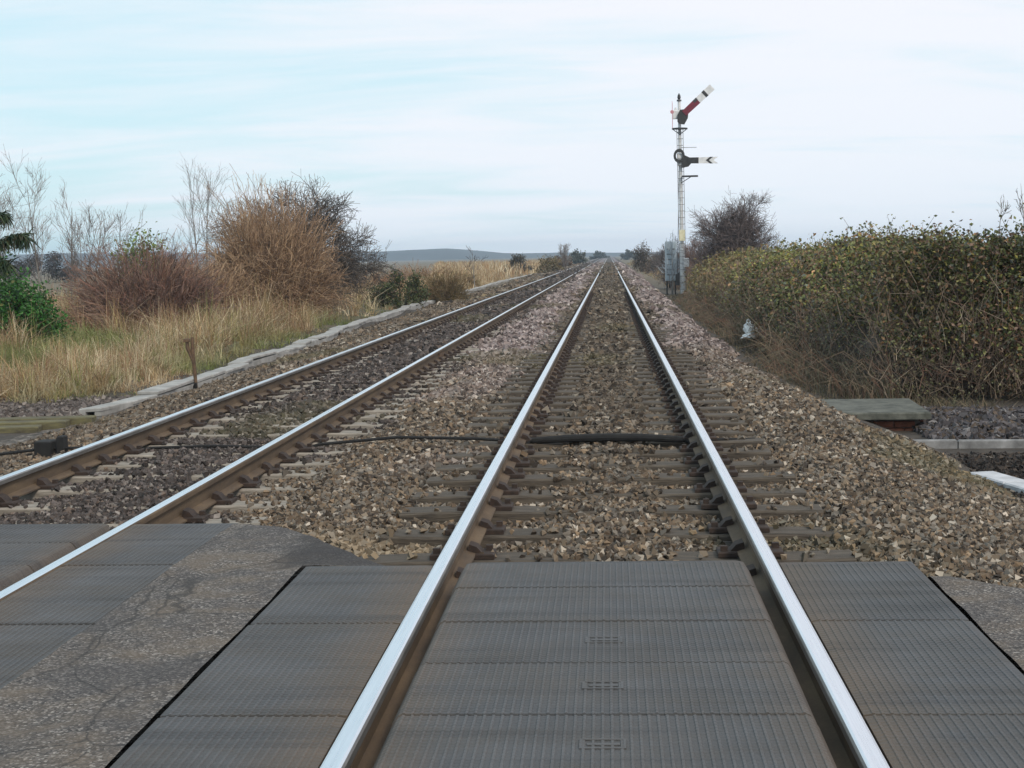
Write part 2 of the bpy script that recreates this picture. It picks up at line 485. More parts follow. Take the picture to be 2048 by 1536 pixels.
def leaves(rng, C, size, up_bias=.5):
    n = len(C)
    nrm = norm(rng.normal(size=(n, 3)) + np.array([[0, 0, up_bias]]))
    a = norm(np.cross(nrm, rng.normal(size=(n, 3))))
    b = np.cross(nrm, a)
    s = size*rng.uniform(.6, 1.3, (n, 1)) if np.isscalar(size) else size[:, None]*rng.uniform(.6, 1.3, (n, 1))
    V = np.stack([C-a*s*.5, C+b*s*.32+nrm*s*.10, C+a*s*.55-nrm*s*.06, C-b*s*.32+nrm*s*.10], 1)
    F = np.arange(n*4).reshape(n, 4)
    return V.reshape(-1, 3), F

# ================================================================== THE SETTING
def bed_z(x, y=20.0):
    x = x + np.where(x > 1.5, np.interp(y, [15, 24], [0, .5])*np.clip((x-1.5)/.4, 0, 1), 0)
    xs = [-7.4, -6.3, -5.7, -5.05, -4.75, -4.21, -3.9, -3.46, -3.0, -2.71, -2.3, -2.1, -1.8, -1.45, -1.28, -1.0, -.75, -.45, -.2, 0, .2, .45, .75, 1.0, 1.28, 1.45, 1.8, 2.3, 2.8, 3.3]
    zs = [-.62, -.52, -.43, -.31, -.295, -.296, -.285, -.250, -.285, -.296, -.285, -.245, -.20, -.195, -.222, -.238, -.242, -.234, -.208, -.198, -.208, -.234, -.242, -.238, -.225, -.198, -.21, -.29, -.42, -.60]
    return np.interp(x, xs, zs)
def ter_z(x, y):
    z = np.full_like(x, -.56)
    z = z + np.where(x < -6.8, np.minimum((-6.8-x)*.025, .12), 0)
    z = z + .04*vnoise(x, y, 5, .6)*(np.abs(x) > 6)
    z = np.where((x > -6.4) & (x < np.interp(y, [15, 24], [2.7, 2.0])), -.75, z)
    pit = (x > 2.75) & (x < 7) & (y > 11) & (y < 14.7)
    z = np.where(pit, -.62, z)
    far = np.clip((y-150)/600, 0, 1)
    return z - far*.35
gx = np.unique(np.concatenate([np.arange(-34, 24, .4), -np.geomspace(34, 1900, 26), np.geomspace(24, 1900, 26)]))
gy = np.unique(np.concatenate([np.arange(-30, 10, 2), np.arange(10, 110, 1.0), np.geomspace(110, 2000, 40), -np.geomspace(30, 300, 6)]))
X, Y = np.meshgrid(gx, gy)
V, F = grid(X, Y, ter_z(X, Y))
tag(obj('ground', V, F, 'terrain', smooth=True), kind='structure')

bx_ = np.unique(np.concatenate([np.linspace(-7.4, 3.3, 76)]))
by_ = np.unique(np.concatenate([np.arange(-6, 6.4, .8), np.arange(6.4, 40, .14), np.arange(40, 100, .8), np.geomspace(100, 1500, 50)]))
X, Y = np.meshgrid(bx_, by_)
Z = bed_z(X, Y) + .012*vnoise(X, Y, 8, 6.0) + .018*vnoise(X, Y, 9, 1.2)
Z = Z + np.interp(Y, [60, 100, 250], [0, .03, .05])*(X > -5.2)*(X < 1.6)
Z = np.where(Y < 6.6, np.minimum(Z, -.24), Z)
Z = np.where((Y < 8.3) & (X < -2.1), np.minimum(Z, -.30), Z)
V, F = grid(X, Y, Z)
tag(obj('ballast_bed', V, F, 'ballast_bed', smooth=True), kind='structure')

# asphalt infill between the two crossing decks, with a ragged far end
def asphalt_patch(name, xl, xr, y0, y1, z, drop, ny=60, nx=14, seed=1):
    v = np.linspace(0, 1, ny)[:, None]; u = np.linspace(0, 1, nx)[None]
    Yc = y0 + (y1-y0)*v + 0*u
    Xc = xl(Yc)*(1-u) + xr(Yc)*u
    Zc = z + .006*vnoise(Xc, Yc, seed, 9) - drop(Xc, Yc)
    return grid(Xc, Yc, Zc)
const = lambda c: (lambda y: np.full_like(y, c))
rag = lambda y: .03*vnoise(y, y*0, 3, 9)
p1 = asphalt_patch('a', const(-2.040), const(-1.401), -6, 6.93, -.024, lambda x, y: -.014*np.clip((x+2.0)/.6, 0, 1), 140, 12)
xr2 = lambda y: np.interp(y, [6.93, 7.0, 7.25, 7.5, 7.75, 7.95, 8.2, 8.32], [-.90, -.94, -1.08, -1.24, -1.40, -1.55, -1.85, -2.03]) + rag(y)
def drop2(x, y):
    d = np.minimum(xr2(y)-x, (8.34-y)*.9)
    return -.014*np.clip((x+2.0)/.6, 0, 1) + .13*np.clip(1-d/.16, 0, 1)**1.8
p2 = asphalt_patch('b', const(-2.040), xr2, 6.93, 8.32, -.024, drop2, 50, 26)
V, F, _ = merge([p1, p2])
tag(obj('asphalt_strip', V, F, 'asphalt', smooth=True), kind='structure')
yend = lambda x: np.interp(x, [1.39, 1.5, 1.9, 2.6, 4, 7], [6.95, 6.93, 6.62, 6.3, 6.0, 6.2]) + .03*vnoise(x, x*0, 4, 9)
u = np.linspace(1.412, 6.5, 60)[None]; v = np.linspace(0, 1, 120)[:, None]**.7
Yc = -6 + (yend(u)+6)*v; Xc = u + 0*v
Zc = -.02 + .006*vnoise(Xc, Yc, 6, 9) - .18*np.clip(1-(yend(Xc)-Yc)/.35, 0, 1)**1.6 - .05*np.clip((Xc-2)/3, 0, 1)
V, F = grid(Xc, Yc, Zc)
tag(obj('asphalt_road', V, F, 'asphalt', smooth=True), kind='structure')
V, F = grid(*np.meshgrid(np.linspace(-11, -4.32, 20), np.linspace(-6, 8.2, 30)), np.full((30, 20), -.085))
tag(obj('road', V, F, 'asphalt'), kind='structure')

# hills far behind the fields on the left
xs = np.linspace(-1600, 200, 150)
ridge = np.interp(xs, [-1600, -900, -578, -480, -305, -240, -171, -107, 36, 200], [17, 16.2, 15, 15, 9.4, 9.0, 10.6, 4.6, 2.6, 1])
ridge = ridge*(1+.13*vnoise(xs, xs*0, 12, .014)) + .45*vnoise(xs, xs*0, 14, .06)
vs = np.linspace(0, 1, 14)[:, None]
Xc = xs[None] + 0*vs
Yc = 1500 + 300*vs + 0*xs[None]
Zc = -1.6 + (ridge[None]+1.6)*np.sin(np.pi*vs)**.8
V, F = grid(Xc, Yc, Zc)
tag(obj('hills', V, F, 'hill', smooth=True), kind='structure')

# ================================================================== THE TRACKS
RAILP = [(-.022, 0), (.022, 0), (.030, -.003), (.035, -.012), (.035, -.038), (.010, -.052), (.010, -.130), (.070, -.148), (.070, -.159),
         (-.070, -.159), (-.070, -.148), (-.010, -.130), (-.010, -.052), (-.035, -.038), (-.035, -.012), (-.030, -.003)]
def rail_mesh(inner):
    ys = [-6, 0, 10, 25, 60, 150, 400, 1500]
    n = len(RAILP)
    V = [(x, y, z) for y in ys for x, z in RAILP]
    F, mi = [], []
    for k in range(len(ys)-1):
        for i in range(n):
            F.append((k*n+i, (k+1)*n+i, (k+1)*n+(i+1) % n, k*n+(i+1) % n))
            top = i in (0, 1, 15)
            side = (i in (2, 3)) if inner > 0 else (i in (13, 14))
            mi.append(0 if top else (2 if side else 1))
    F.append(tuple(range(n))); mi.append(1)
    return mesh('rail', np.array(V), F, ['rail_top', 'rail_rust', 'rail_worn'], midx=mi)
RAIL_L, RAIL_R = rail_mesh(1), rail_mesh(-1)      # left rail of a track: its inner side faces +x
rngS = np.random.default_rng(21)
def sleeper_mesh(matn, seed):
    r = np.random.default_rng(seed)
    nx = 9
    xs = np.linspace(-1.3, 1.3, nx)
    V, F = [], []
    prof = [(-.125, -.13), (-.125, -.012), (-.113, 0), (.113, 0), (.125, -.012), (.125, -.13)]
    for x in xs:
        dy, dz = r.normal(0, .004), r.normal(0, .003)
        V += [(x, y+dy, z+dz) for y, z in prof]
    for k in range(nx-1):
        for i in range(5):
            F.append((k*6+i, k*6+i+1, (k+1)*6+i+1, (k+1)*6+i))
    F += [tuple(range(6))[::-1], tuple(range((nx-1)*6, nx*6))]
    return mesh('sleeper', np.array(V), F, matn)
def chair_mesh():
    prts = [box(-.17, .17, -.085, .085, 0, .028, .006)]
    for s in (-1, 1):
        a, b = sorted((s*.028, s*.105))
        prts.append(poly_prism([(a, .028), (b, .028), (s*.075, .062), (s*.036, .075)] if s > 0 else [(s*.036, .075), (s*.075, .062), (a, .028), (b, .028)][::-1], -.055, .055))
        prts.append(box(s*.137-.018, s*.137+.018, -.018+s*.04, .018+s*.04, .028, .055))
    V, F = join(prts)
    return mesh('rail_chair', V, F, 'chair_iron')
CHAIR = chair_mesh()
def make_track(cx, ztop, sl_mat, label, y_first, jitter):
    root = empty('railway_track', (cx, 0, ztop), label, 'railway track', 'railway tracks')
    for s in (-1, 1):
        o = bpy.data.objects.new('rail', RAIL_L if s < 0 else RAIL_R)
        o.location = (s*.7525, 0, 0)
        link(o, root)
    mv = [sleeper_mesh(sl_mat, 100+k) for k in range(4)]
    y = y_first; n = 0
    while y < 62:
        o = bpy.data.objects.new('sleeper', mv[n % 4])
        o.location = (rngS.normal(0, .02), y + rngS.normal(0, .015), -.176 + rngS.normal(0, .004))
        o.rotation_euler = (0, 0, (math.pi if n % 3 == 0 else 0) + rngS.normal(0, .006))
        link(o, root)
        for s in (-1, 1):
            c = bpy.data.objects.new('rail_chair', CHAIR)
            fl = -1 if n % 3 == 0 else 1
            c.location = (s*.7525 - o.location.x*fl, 0, .004)
            link(c, o)
        y += .69 + rngS.normal(0, jitter); n += 1
    prts = []
    bxm = np.array(box(-1.3, 1.3, -.125, .125, -.13, 0)[0]); bf = np.array(box(0, 1, 0, 1, 0, 1)[1])
    while y < 260:
        prts.append((bxm + np.array([cx, y, ztop-.174]), bf)); y += .69
    V, F, _ = merge(prts)
    tag(obj('far_sleepers', V, F, 'timber', root), kind='stuff')
    return root
TR = make_track(0.0, 0.0, 'timber', 'nearer track in the middle, its two bright rails converging on the horizon', 7.28, .02)
TL = make_track(-3.46, -.06, 'pale_timber', 'left-hand track with rusty brown rail sides and pale half-buried sleepers', 8.75, .03)
# fishplate joint on the right rail of the left track
fp = join([box(-2.71+.012, -2.71+.032, 24.2, 24.75, -.06-.125, -.06-.055), box(-2.71-.032, -2.71-.012, 24.2, 24.75, -.06-.125, -.06-.055)])
obj('fishplate', fp[0], fp[1], 'rust_metal', TL)

# ================================================================== CROSSING DECKS
def panel_mesh(width, length, lipl, lipr, last=False, z0=-.12):
    """ribbed rubber panel, x from 0..width, y from 0..length, top at z = 0"""
    pr = [(0, z0, 0)]
    xl = 0.0
    if lipl:
        pr += [(0, -.040, 0), (.022, -.008, 0)]; xl = .025
    else:
        pr += [(0, -.006, 0)]; xl = .006
    xr = width-.025 if lipr else width-.006
    pitch = .028
    n = int((xr-xl)/pitch); off = (xr-xl-n*pitch)/2
    for k in range(n):
        a = xl+off+k*pitch
        br = k % 2
        pr += [(a+.0075, -.0032, 0), (a+.0105, 0, br), (a+.0170, 0, br), (a+.0200, -.0032, 0)]
    if lipr:
        pr += [(width-.022, -.008, 0), (width, -.040, 0)]
    else:
        pr += [(width, -.006, 0)]
    pr += [(width, z0, 0)]
    m_ = len(pr)
    rows = [(0.005, 1), (0.010, 0), (length-.010, 0), (length-.005, 1)]
    if last:
        rows = [(0.005, 1), (0.010, 0), (length-.07, 0), (length-.025, 3), (length-.003, 2 if last == 1 else 3)]
    V, F = [], []
    for y, lowr in rows:
        V += [(min(max(x, .06), width-.06) if lowr == 2 else (min(max(x, .02), width-.02) if lowr == 3 and last == 1 else x), y, min(z, -.0045) if lowr >= 2 else z - (.045 if (lowr and not b and z > -.1) else (.004 if lowr and z > -.1 else 0))) for x, z, b in pr]
    nr = len(rows)-1
    for r in range(nr):
        F += [(r*m_+i, r*m_+i+1, (r+1)*m_+i+1, (r+1)*m_+i) for i in range(m_-1)]
    F += [tuple(range(m_)), tuple(range(nr*m_, (nr+1)*m_))[::-1]]
    F = [f[::-1] for f in F]
    return mesh('rubber_panel', np.array(V), F, 'rubber')
PM = {}
rngP = np.random.default_rng(4)
def deck(label, x0, x1, z, joints, lipl, lipr, badge=False):
    root = empty('crossing_deck', (x0, joints[0], z), label, 'crossing deck', 'rubber crossing decks')
    for a, b in zip(joints[:-1], joints[1:]):
        key = (round(x1-x0, 3), round(b-a, 3), lipl, lipr, 0 if b != joints[-1] else (1 if lipl else 2))
        if key not in PM:
            PM[key] = panel_mesh(x1-x0, b-a, *key[2:])
        o = bpy.data.objects.new('rubber_panel', PM[key])
        o.location = (rngP.normal(0, .0015), a-joints[0], rngP.normal(0, .0012))
        link(o, root)
        if badge and b < 5.9:
            w_, h_ = .135, .085
            cx, cy = (x1-x0)/2 + .0, (b-a)*.52
            t = .008
            prts = [box(cx-w_/2, cx+w_/2, cy-h_/2, cy-h_/2+t, -.002, .0014), box(cx-w_/2, cx+w_/2, cy+h_/2-t, cy+h_/2, -.002, .0014),
                    box(cx-w_/2, cx-w_/2+t, cy-h_/2+t, cy+h_/2-t, -.002, .0014), box(cx+w_/2-t, cx+w_/2, cy-h_/2+t, cy+h_/2-t, -.002, .0014),
                    box(cx-.045, cx+.05, cy-.012, cy+.004, -.002, .0010)]
            V, F = join(prts)
            g = bpy.data.objects.new('embossed_mark', mesh('embossed_mark', V, F, 'rubber'))
            link(g, o)
    return root
inner_j = [-3.2 + .6*k for k in range(17)]     # .. 4.6, 5.2, 5.8, 6.4
inner_j = [round(4.6-.6*k, 3) for k in range(13, -1, -1)] + [5.2, 5.8, 6.4, 6.95]
outer_j = [round(4.6-1.2*k, 3) for k in range(6, -1, -1)] + [5.8, 6.92]
deck('ribbed grey rubber deck between the two rails of the nearer track', -.655, .655, 0.0, inner_j, True, True, True)
deck('ribbed rubber deck strip left of the nearer track, beside the asphalt infill', -1.385, -.792, -.004, outer_j, False, False)
deck('ribbed brown-stained rubber deck strip right of the nearer track', .792, 1.385, -.004, outer_j, False, False)
left_j = [round(4.86-1.2*k, 3) for k in range(6, -1, -1)] + [6.06, 7.26, 8.42]
deck('ribbed rubber deck strip right of the left-hand track, along the asphalt edge', -2.668, -2.07, -.064, left_j, False, False)
left_i = [round(8.46-.6*k, 3) for k in range(18, -1, -1)]
deck('rubber deck between the rails of the left-hand track at the picture edge', -4.115, -2.805, -.06, left_i, True, True)

# ================================================================== BALLAST STONES (uncountable)
rng = np.random.default_rng(3)
def in_view(x, y, mgn=1.2):
    return (x > -(.405*y+mgn)) & (x < .275*y+mgn)
def stone_points(y0, y1, dens, size):
    n = int((y1-y0)*10.6*dens)
    x = rng.uniform(-7.3, 3.3, n); y = rng.uniform(y0, y1, n)
    k = in_view(x, y)
    # nothing under decks, asphalt, pit or outside the ragged edge
    k &= ~((y < 6.96) & (x > -2.2) & (x < 1.42))
    k &= ~((y < 8.55) & (x < -2.0))
    k &= ~((x > -2.2) & (x < 0) & (x < xr2(y)-.04) & (y < 8.30))
    k &= ~((x > 1.39) & (y < yend(x)-.06))
    edge = np.interp(y, [6, 11.5, 13.1, 14.7, 15.2, 17, 20, 25, 60, 80], [2.9, 3.28, 3.12, 2.9, 2.5, 2.45, 2.35, 2.1, 2.1, 2.2])
    k &= x < edge + .15*vnoise(x, y, 30, 4)
    k &= x > np.interp(y, [19, 28, 40, 62], [-6.25, -6.35, -6.75, -7.15]) + .2*vnoise(x, y, 31, 2)
    x, y = x[k], y[k]
    return x, y, np.full(len(x), size)
sets = [stone_points(6.1, 11, 1500, .0255), stone_points(11, 14, 950, .031), stone_points(14, 24, 430, .042), stone_points(24, 38, 160, .066), stone_points(38, 62, 58, .102), stone_points(62, 110, 26, .155), stone_points(110, 260, 6, .30)]
x = np.concatenate([s[0] for s in sets]); y = np.concatenate([s[1] for s in sets]); sz = np.concatenate([s[2] for s in sets])
# thin the stones lying over sleepers near the rails
def over_sleeper(x, y):
    hit = np.zeros(len(x), bool)
    for tr in (TR, TL):
        cx = WLOC[tr.name][0]
        ys = np.array(sorted(o.location.y for o in tr.children if o.name.startswith('sleeper')))
        d = np.abs(y[:, None]-ys[None]).min(1) if len(x) < 400000 else None
        hit |= (d < .125) & (np.abs(x-cx) < 1.3)
    return hit
os_ = np.zeros(len(x), bool)
for a in range(0, len(x), 20000):
    os_[a:a+20000] = over_sleeper(x[a:a+20000], y[a:a+20000])
dist0 = np.minimum(np.abs(x), np.abs(x+3.46))
cover = np.where(np.abs(x) < 1.4, np.where(dist0 < .36, .45, np.where(dist0 < 1.0, .03, .08)),
                 np.where(dist0 < .42, .9, np.where(dist0 < 1.0, .10, .25)))
near_rail = np.minimum(np.abs(np.abs(x)-.7525), np.abs(np.abs(x+3.46)-.7525)) < .085
keep = (~os_ | (rng.uniform(size=len(x)) < cover)) & ~near_rail
x, y, sz, os_ = x[keep], y[keep], sz[keep], os_[keep]
n = len(x)
z = bed_z(x, y) + .018*vnoise(x, y, 9, 1.2) + rng.uniform(-.010, .022, n)
slz = np.where(np.abs(x) < 1.4, -.176, -.236)
z = np.where(os_, np.maximum(z, slz+.008), z)
tan_c = [(.165, .135, .105), (.14, .128, .115), (.105, .080, .060), (.33, .30, .265), (.05, .042, .036), (.20, .15, .105)]
pink_c = [(.22, .188, .19), (.28, .245, .25), (.15, .122, .125), (.42, .385, .385), (.08, .065, .066), (.25, .22, .235)]
dark_c = [(.072, .064, .064), (.10, .088, .088), (.048, .042, .042), (.20, .185, .18), (.03, .027, .027), (.11, .088, .078)]
brn_c = [(.105, .089, .074), (.13, .113, .095), (.075, .062, .051), (.22, .20, .175), (.042, .035, .030), (.125, .097, .072)]
wts = [3, 3, 2.5, .8, 2.6, 1.0]
sel = rng.choice(6, n, p=np.array(wts)/sum(wts))
A = [np.array(c)[sel] for c in (tan_c, pink_c, dark_c, brn_c)]
xw = x + .35*vnoise(x, y, 40, 1.5)
far = np.clip((y-13)/9 + .5*vnoise(x, y, 41, 1.0), 0, 1)
def band(c, hw):
    return np.clip((hw+.25-np.abs(xw-c))/.25, 0, 1)
C = A[0]
far2 = np.clip((y-22)/9 + .5*vnoise(x, y, 41, 1.0), 0, 1)
f = np.maximum(band(-1.75, .45)*far, band(1.9, .75)*far2)[:, None]; C = C*(1-f) + A[1]*f
f = (band(0, 1.0)*np.clip((y-10)/7, 0, 1))[:, None]; C = C*(1-f) + A[3]*f
f = band(-3.46, .95)[:, None]; C = C*(1-f) + A[2]*f
f = (np.clip((-4.9-x)/.5, 0, 1)*.5)[:, None]; C = C*(1-f) + A[3]*f
mossy = (np.clip(vnoise(x, y, 44, .8)-.55, 0, .35))[:, None]; C = C*(1-mossy) + np.array([[.10, .098, .05]])*mossy
sand = (np.clip((7.35-y)/.3, 0, 1)*(np.abs(x) < .68)*.75 + np.clip((8.95-y)/.35, 0, 1)*(x < -2.3)*.7)[:, None]
sand = np.maximum(sand, .6*(np.clip((9.0-y)/1.0, 0, 1)*(x < -.95)*(x > -2.3))[:, None])
C = C*(1-sand) + np.array([[.34, .28, .20]])*sand
C = C*rng.uniform(.6, 1.3, (n, 1))*np.array([[1.10, 1.05, .98]])
OCTA = np.array([(1, 0, 0), (-1, 0, 0), (0, 1, 0), (0, -1, 0), (0, 0, 1), (0, 0, -1)], float)*1.35
WEDGE = np.array([(-1, -1, -1), (1, -1, -1), (0, 1.1, -1), (-1, -1, 1), (1, -1, 1), (0, 1.1, 1)], float)
OF = np.array([(0, 2, 4), (2, 1, 4), (1, 3, 4), (3, 0, 4), (2, 0, 5), (1, 2, 5), (3, 1, 5), (0, 3, 5)])
WF = np.array([(2, 1, 0), (3, 4, 5), (0, 1, 4), (0, 4, 3), (1, 2, 5), (1, 5, 4), (2, 0, 3), (2, 3, 5)])
def chunks(rng, x, y, z, sz):
    # angular chips: jittered wedges and octahedra, six corners and eight faces each
    n = len(x)
    kind = rng.uniform(size=n) < .65
    L = np.where(kind[:, None, None], WEDGE[None]*(1+rng.uniform(-.45, .35, (n, 6, 3))), OCTA[None]*(1+rng.uniform(-.3, .3, (n, 6, 3))) + rng.uniform(-.35, .35, (n, 6, 3)))
    dims = sz[:, None]*rng.uniform(.34, .82, (n, 3))
    L = L*dims[:, None]
    q = norm(rng.normal(size=(n, 4)))
    w_, a, b, c = q.T
    M = np.stack([np.stack([1-2*(b*b+c*c), 2*(a*b-c*w_), 2*(a*c+b*w_)], -1),
                  np.stack([2*(a*b+c*w_), 1-2*(a*a+c*c), 2*(b*c-a*w_)], -1),
                  np.stack([2*(a*c-b*w_), 2*(b*c+a*w_), 1-2*(a*a+b*b)], -1)], 1)
    V = np.einsum('nij,nkj->nki', M, L) + np.stack([x, y, z], 1)[:, None]
    F = (np.where(kind[:, None, None], WF[None], OF[None]) + 6*np.arange(n)[:, None, None]).reshape(-1, 3)
    return V.reshape(-1, 3), F
V, F = chunks(rng, x, y, z, sz)
tag(obj('ballast_stones', V, F, 'stone', col=np.repeat(C, 6, 0)),
    'grey-brown crushed stone ballast spread around sleepers and rails', 'ballast', kind='stuff')
print('stones', n)

# dark loose stones and litter in the pit and behind the mossy board
def rubble(name, label, px_, n, size, cols, wts, seed):
    r = np.random.default_rng(seed)
    xx, yy, zz = px_(r, n)
    V, F = chunks(r, xx, yy, zz, np.full(len(xx), size))
    C = pick(r, len(xx), cols, wts, .3)
    tag(obj(name, V, F, 'stone', col=np.repeat(C, 6, 0)), label, 'rubble', kind='stuff')
def pr_right(r, n):
    xx = r.uniform(2.75, 6.2, n); yy = r.uniform(15.2, 18.6, n)
    k = (xx > 3.3) | (yy > 17.2)
    xx, yy = xx[k], yy[k]
    return xx, yy, -.56 + .14*np.clip(1-np.abs(yy-16.9)/1.7, 0, 1)*np.clip((xx-3.2)/.5, 0, 1) + r.uniform(-.01, .02, len(xx))
rubble('loose_rubble', 'dark spilt stones heaped beside the brick chamber below the hedge', pr_right, 7000, .052,
       [(.06, .055, .06), (.10, .092, .095), (.035, .03, .03), (.20, .19, .19), (.08, .06, .045)], [3, 3, 2, .6, 2], 51)
def pr_pit(r, n):
    xx = r.uniform(2.9, 6.0, n); yy = r.uniform(11.2, 14.8, n)
    return xx, yy, -.60 + r.uniform(-.015, .025, n)
rubble('leaf_litter', 'dark leaf litter and grit lying in the sunken corner behind the concrete edging', pr_pit, 6500, .036,
       [(.018, .015, .014), (.036, .029, .025), (.065, .05, .04), (.14, .12, .10)], [4, 3, 1.2, .15], 52)
def pr_left(r, n):
    xx = r.uniform(-10.5, -6.7, n); yy = r.uniform(18.6, 21.2, n)
    return xx, yy, -.53 + r.uniform(-.01, .05, n)
rubble('spilt_stones', 'dark spilt stones behind the mossy board left of the tracks', pr_left, 5000, .046,
       [(.10, .085, .08), (.14, .12, .11), (.06, .05, .045), (.24, .21, .19)], [3, 3, 2, .7], 53)

# ================================================================== LINESIDE OBJECTS
# black pipe crossing under the rails
pts = [(-5.75, 13.25, -.30), (-5.0, 13.2, -.215), (-4.4, 13.17, -.205), (-4.21, 13.16, -.26), (-4.02, 13.15, -.215), (-3.46, 13.12, -.20), (-2.92, 13.08, -.215),
       (-2.71, 13.06, -.26), (-2.5, 13.05, -.19), (-1.8, 12.98, -.128), (-1.1, 12.88, -.138), (-.86, 12.83, -.150), (-.7525, 12.81, -.205), (-.64, 12.79, -.16),
       (0, 12.72, -.135), (.64, 12.74, -.16), (.7525, 12.78, -.205), (.88, 12.82, -.165), (1.25, 12.98, -.185)]
root = empty('cable_pipe', (0, 12.8, -.2), 'thin black pipe laid across both tracks under the rails', 'pipe')
V, F = tube(pts, .014, 7)
obj('pipe', V, F, 'black_plastic', root)
V, F = tube([(-.63, 12.79, -.150), (-.3, 12.74, -.128), (0, 12.72, -.122), (.3, 12.725, -.128), (.63, 12.74, -.150)], [.028, .034, .036, .034, .028], 10)
obj('sleeve', V, F, 'black_plastic', root)
V, F = join([box(-5.05, -4.9, 13.1, 13.3, -.27, -.14, .01), box(-4.86, -4.80, 13.14, 13.26, -.26, -.10, .01)])
obj('clamp_block', V, F, 'black_plastic', root)

# concrete cable trough along the left cess, lid after lid
path = np.array([(-6.66, 19.1), (-6.52, 20.7), (-6.50, 23.7), (-6.70, 28.0), (-6.72, 32.4), (-7.20, 42.0), (-7.52, 54.6), (-7.68, 67.0), (-7.72, 84.0), (-8.0, 113.0), (-7.6, 150.0)])
seg = np.r_[0, np.cumsum(np.hypot(*np.diff(path, axis=0).T))]
root = empty('cable_trough', (-6.66, 19.1, -.56), 'pale concrete cable trough snaking along the left side of the tracks', 'cable trough')
V, F = box(-.15, .15, 0, .975, 0, .045, .012)
LID = mesh('lid', V, F, 'concrete')
s = 0.0
rt_ = np.random.default_rng(8)
sideV, sideF = [], []
while s < seg[-1]-1:
    xa, ya = np.interp(s, seg, path[:, 0]), np.interp(s, seg, path[:, 1])
    xb, yb = np.interp(s+1, seg, path[:, 0]), np.interp(s+1, seg, path[:, 1])
    o = bpy.data.objects.new('lid', LID)
    wob = .06*math.sin(s*.45) + .05*math.sin(s*1.1+1)
    o.location = (xa-root.location.x+wob*.8, ya-root.location.y, .115 + rt_.normal(0, .014))
    o.rotation_euler = (rt_.normal(0, .008), rt_.normal(0, .035), math.atan2(yb-ya, xb-xa)-math.pi/2 + rt_.normal(0, .015))
    link(o, root)
    s += 1.0
pp = np.array([(np.interp(q, seg, path[:, 0]) + .8*(.06*math.sin(q*.45)+.05*math.sin(q*1.1+1)), np.interp(q, seg, path[:, 1])) for q in np.arange(0, seg[-1], 1.0)])
for sgn in (-1, 1):
    V = []
    for (a, b) in pp:
        V += [(a+sgn*.10-.04, b, -.62), (a+sgn*.10+.04, b, -.62), (a+sgn*.10+.04, b, -.448), (a+sgn*.10-.04, b, -.448)]
    F = [(4*i+j, 4*i+(j+1) % 4, 4*i+4+(j+1) % 4, 4*i+4+j) for i in range(len(pp)-1) for j in range(4)] + [(3, 2, 1, 0)]
    obj('side_wall', V, F, 'concrete', root)

# mossy boards lying left of the tracks
root = empty('mossy_board', (-7.4, 18.1, -.56), 'mossy old timber boards lying flat where the concrete trough begins', 'timber board')
for k, (dy, dz, rz) in enumerate(((0.0, .10, .10), (-.30, .085, .12), (-.62, .06, .17))):
    V, F = xf(box(-1.9, 1.05-.22*k, -.135, .135, -.10, 0, .012), (-7.4, 18.35+dy*1.0, -.56+dz), rz)
    obj('plank', V, F, 'mossy_timber', root)

# split stake by the trough
root = empty('marker_stake', (-6.31, 23.0, -.55), 'rusty leaning stake with forked top beside the concrete trough', 'stake')
V, F = tube([(-6.30, 23.0, -.60), (-6.325, 23.0, -.25), (-6.345, 23.0, .05), (-6.345, 23.0, .27)], [.022, .030, .032, .024], 6)
obj('upright', V, F, 'rust_metal', root)
V, F = tube([(-6.335, 22.99, -.12), (-6.385, 22.99, .02), (-6.42, 22.99, .12), (-6.425, 22.99, .24)], [.018, .024, .034, .022], 6)
obj('fork', V, F, 'rust_metal', root)
V, F = box(-6.47, -6.385, 22.95, 23.03, .20, .255, .01)
obj('cap', V, F, 'rust_metal', root)
V, F = tube([(-6.30, 22.9, -.56), (-6.285, 22.86, -.46), (-6.27, 22.85, -.42)], [.04, .032, .02], 6)
obj('foot_bracket', V, F, 'black_plastic', root)

# brick chamber with a concrete lid on the right
bxr, byr, rz = 2.98, 17.25, -.05
root = empty('inspection_chamber', (bxr, byr, -.62), 'low brick chamber under a damp greenish concrete lid below the hedge', 'inspection chamber')
V, F = xf(box(-.56, .50, -.78, .80, -.045, .03, .015), (bxr, byr, -.375), rz)
obj('lid', V, F, 'damp_concrete', root)
V, F = xf(box(-.40, .40, -.57, .62, -.14, .135), (bxr, byr, -.56), rz)
wall = obj('wall', V, F, 'mortar', root)
brick = mesh('brick', *box(-.1075, .1075, -.03, .03, 0, .065, .004), 'brick')
for c in range(3):
    for k in range(5):
        xx = -.43 + .225*k + (.11 if c % 2 else 0) 
        if xx > .42:
            continue
        o = bpy.data.objects.new('brick', brick)
        o.location = Matrix.Rotation(rz, 3, 'Z') @ Vector((xx, -.595+rngP.normal(0, .003), -.055+.076*c))
        o.rotation_euler = (0, 0, rz + rngP.normal(0, .01))
        link(o, wall)
    for sgn in (-1, 1):
        for k in range(5):
            o = bpy.data.objects.new('brick', brick)
            o.location = Matrix.Rotation(rz, 3, 'Z') @ Vector((sgn*.425, -.42+.225*k + (.05 if c % 2 else 0), -.055+.076*c))
            o.rotation_euler = (0, 0, rz+math.pi/2)
            link(o, wall)

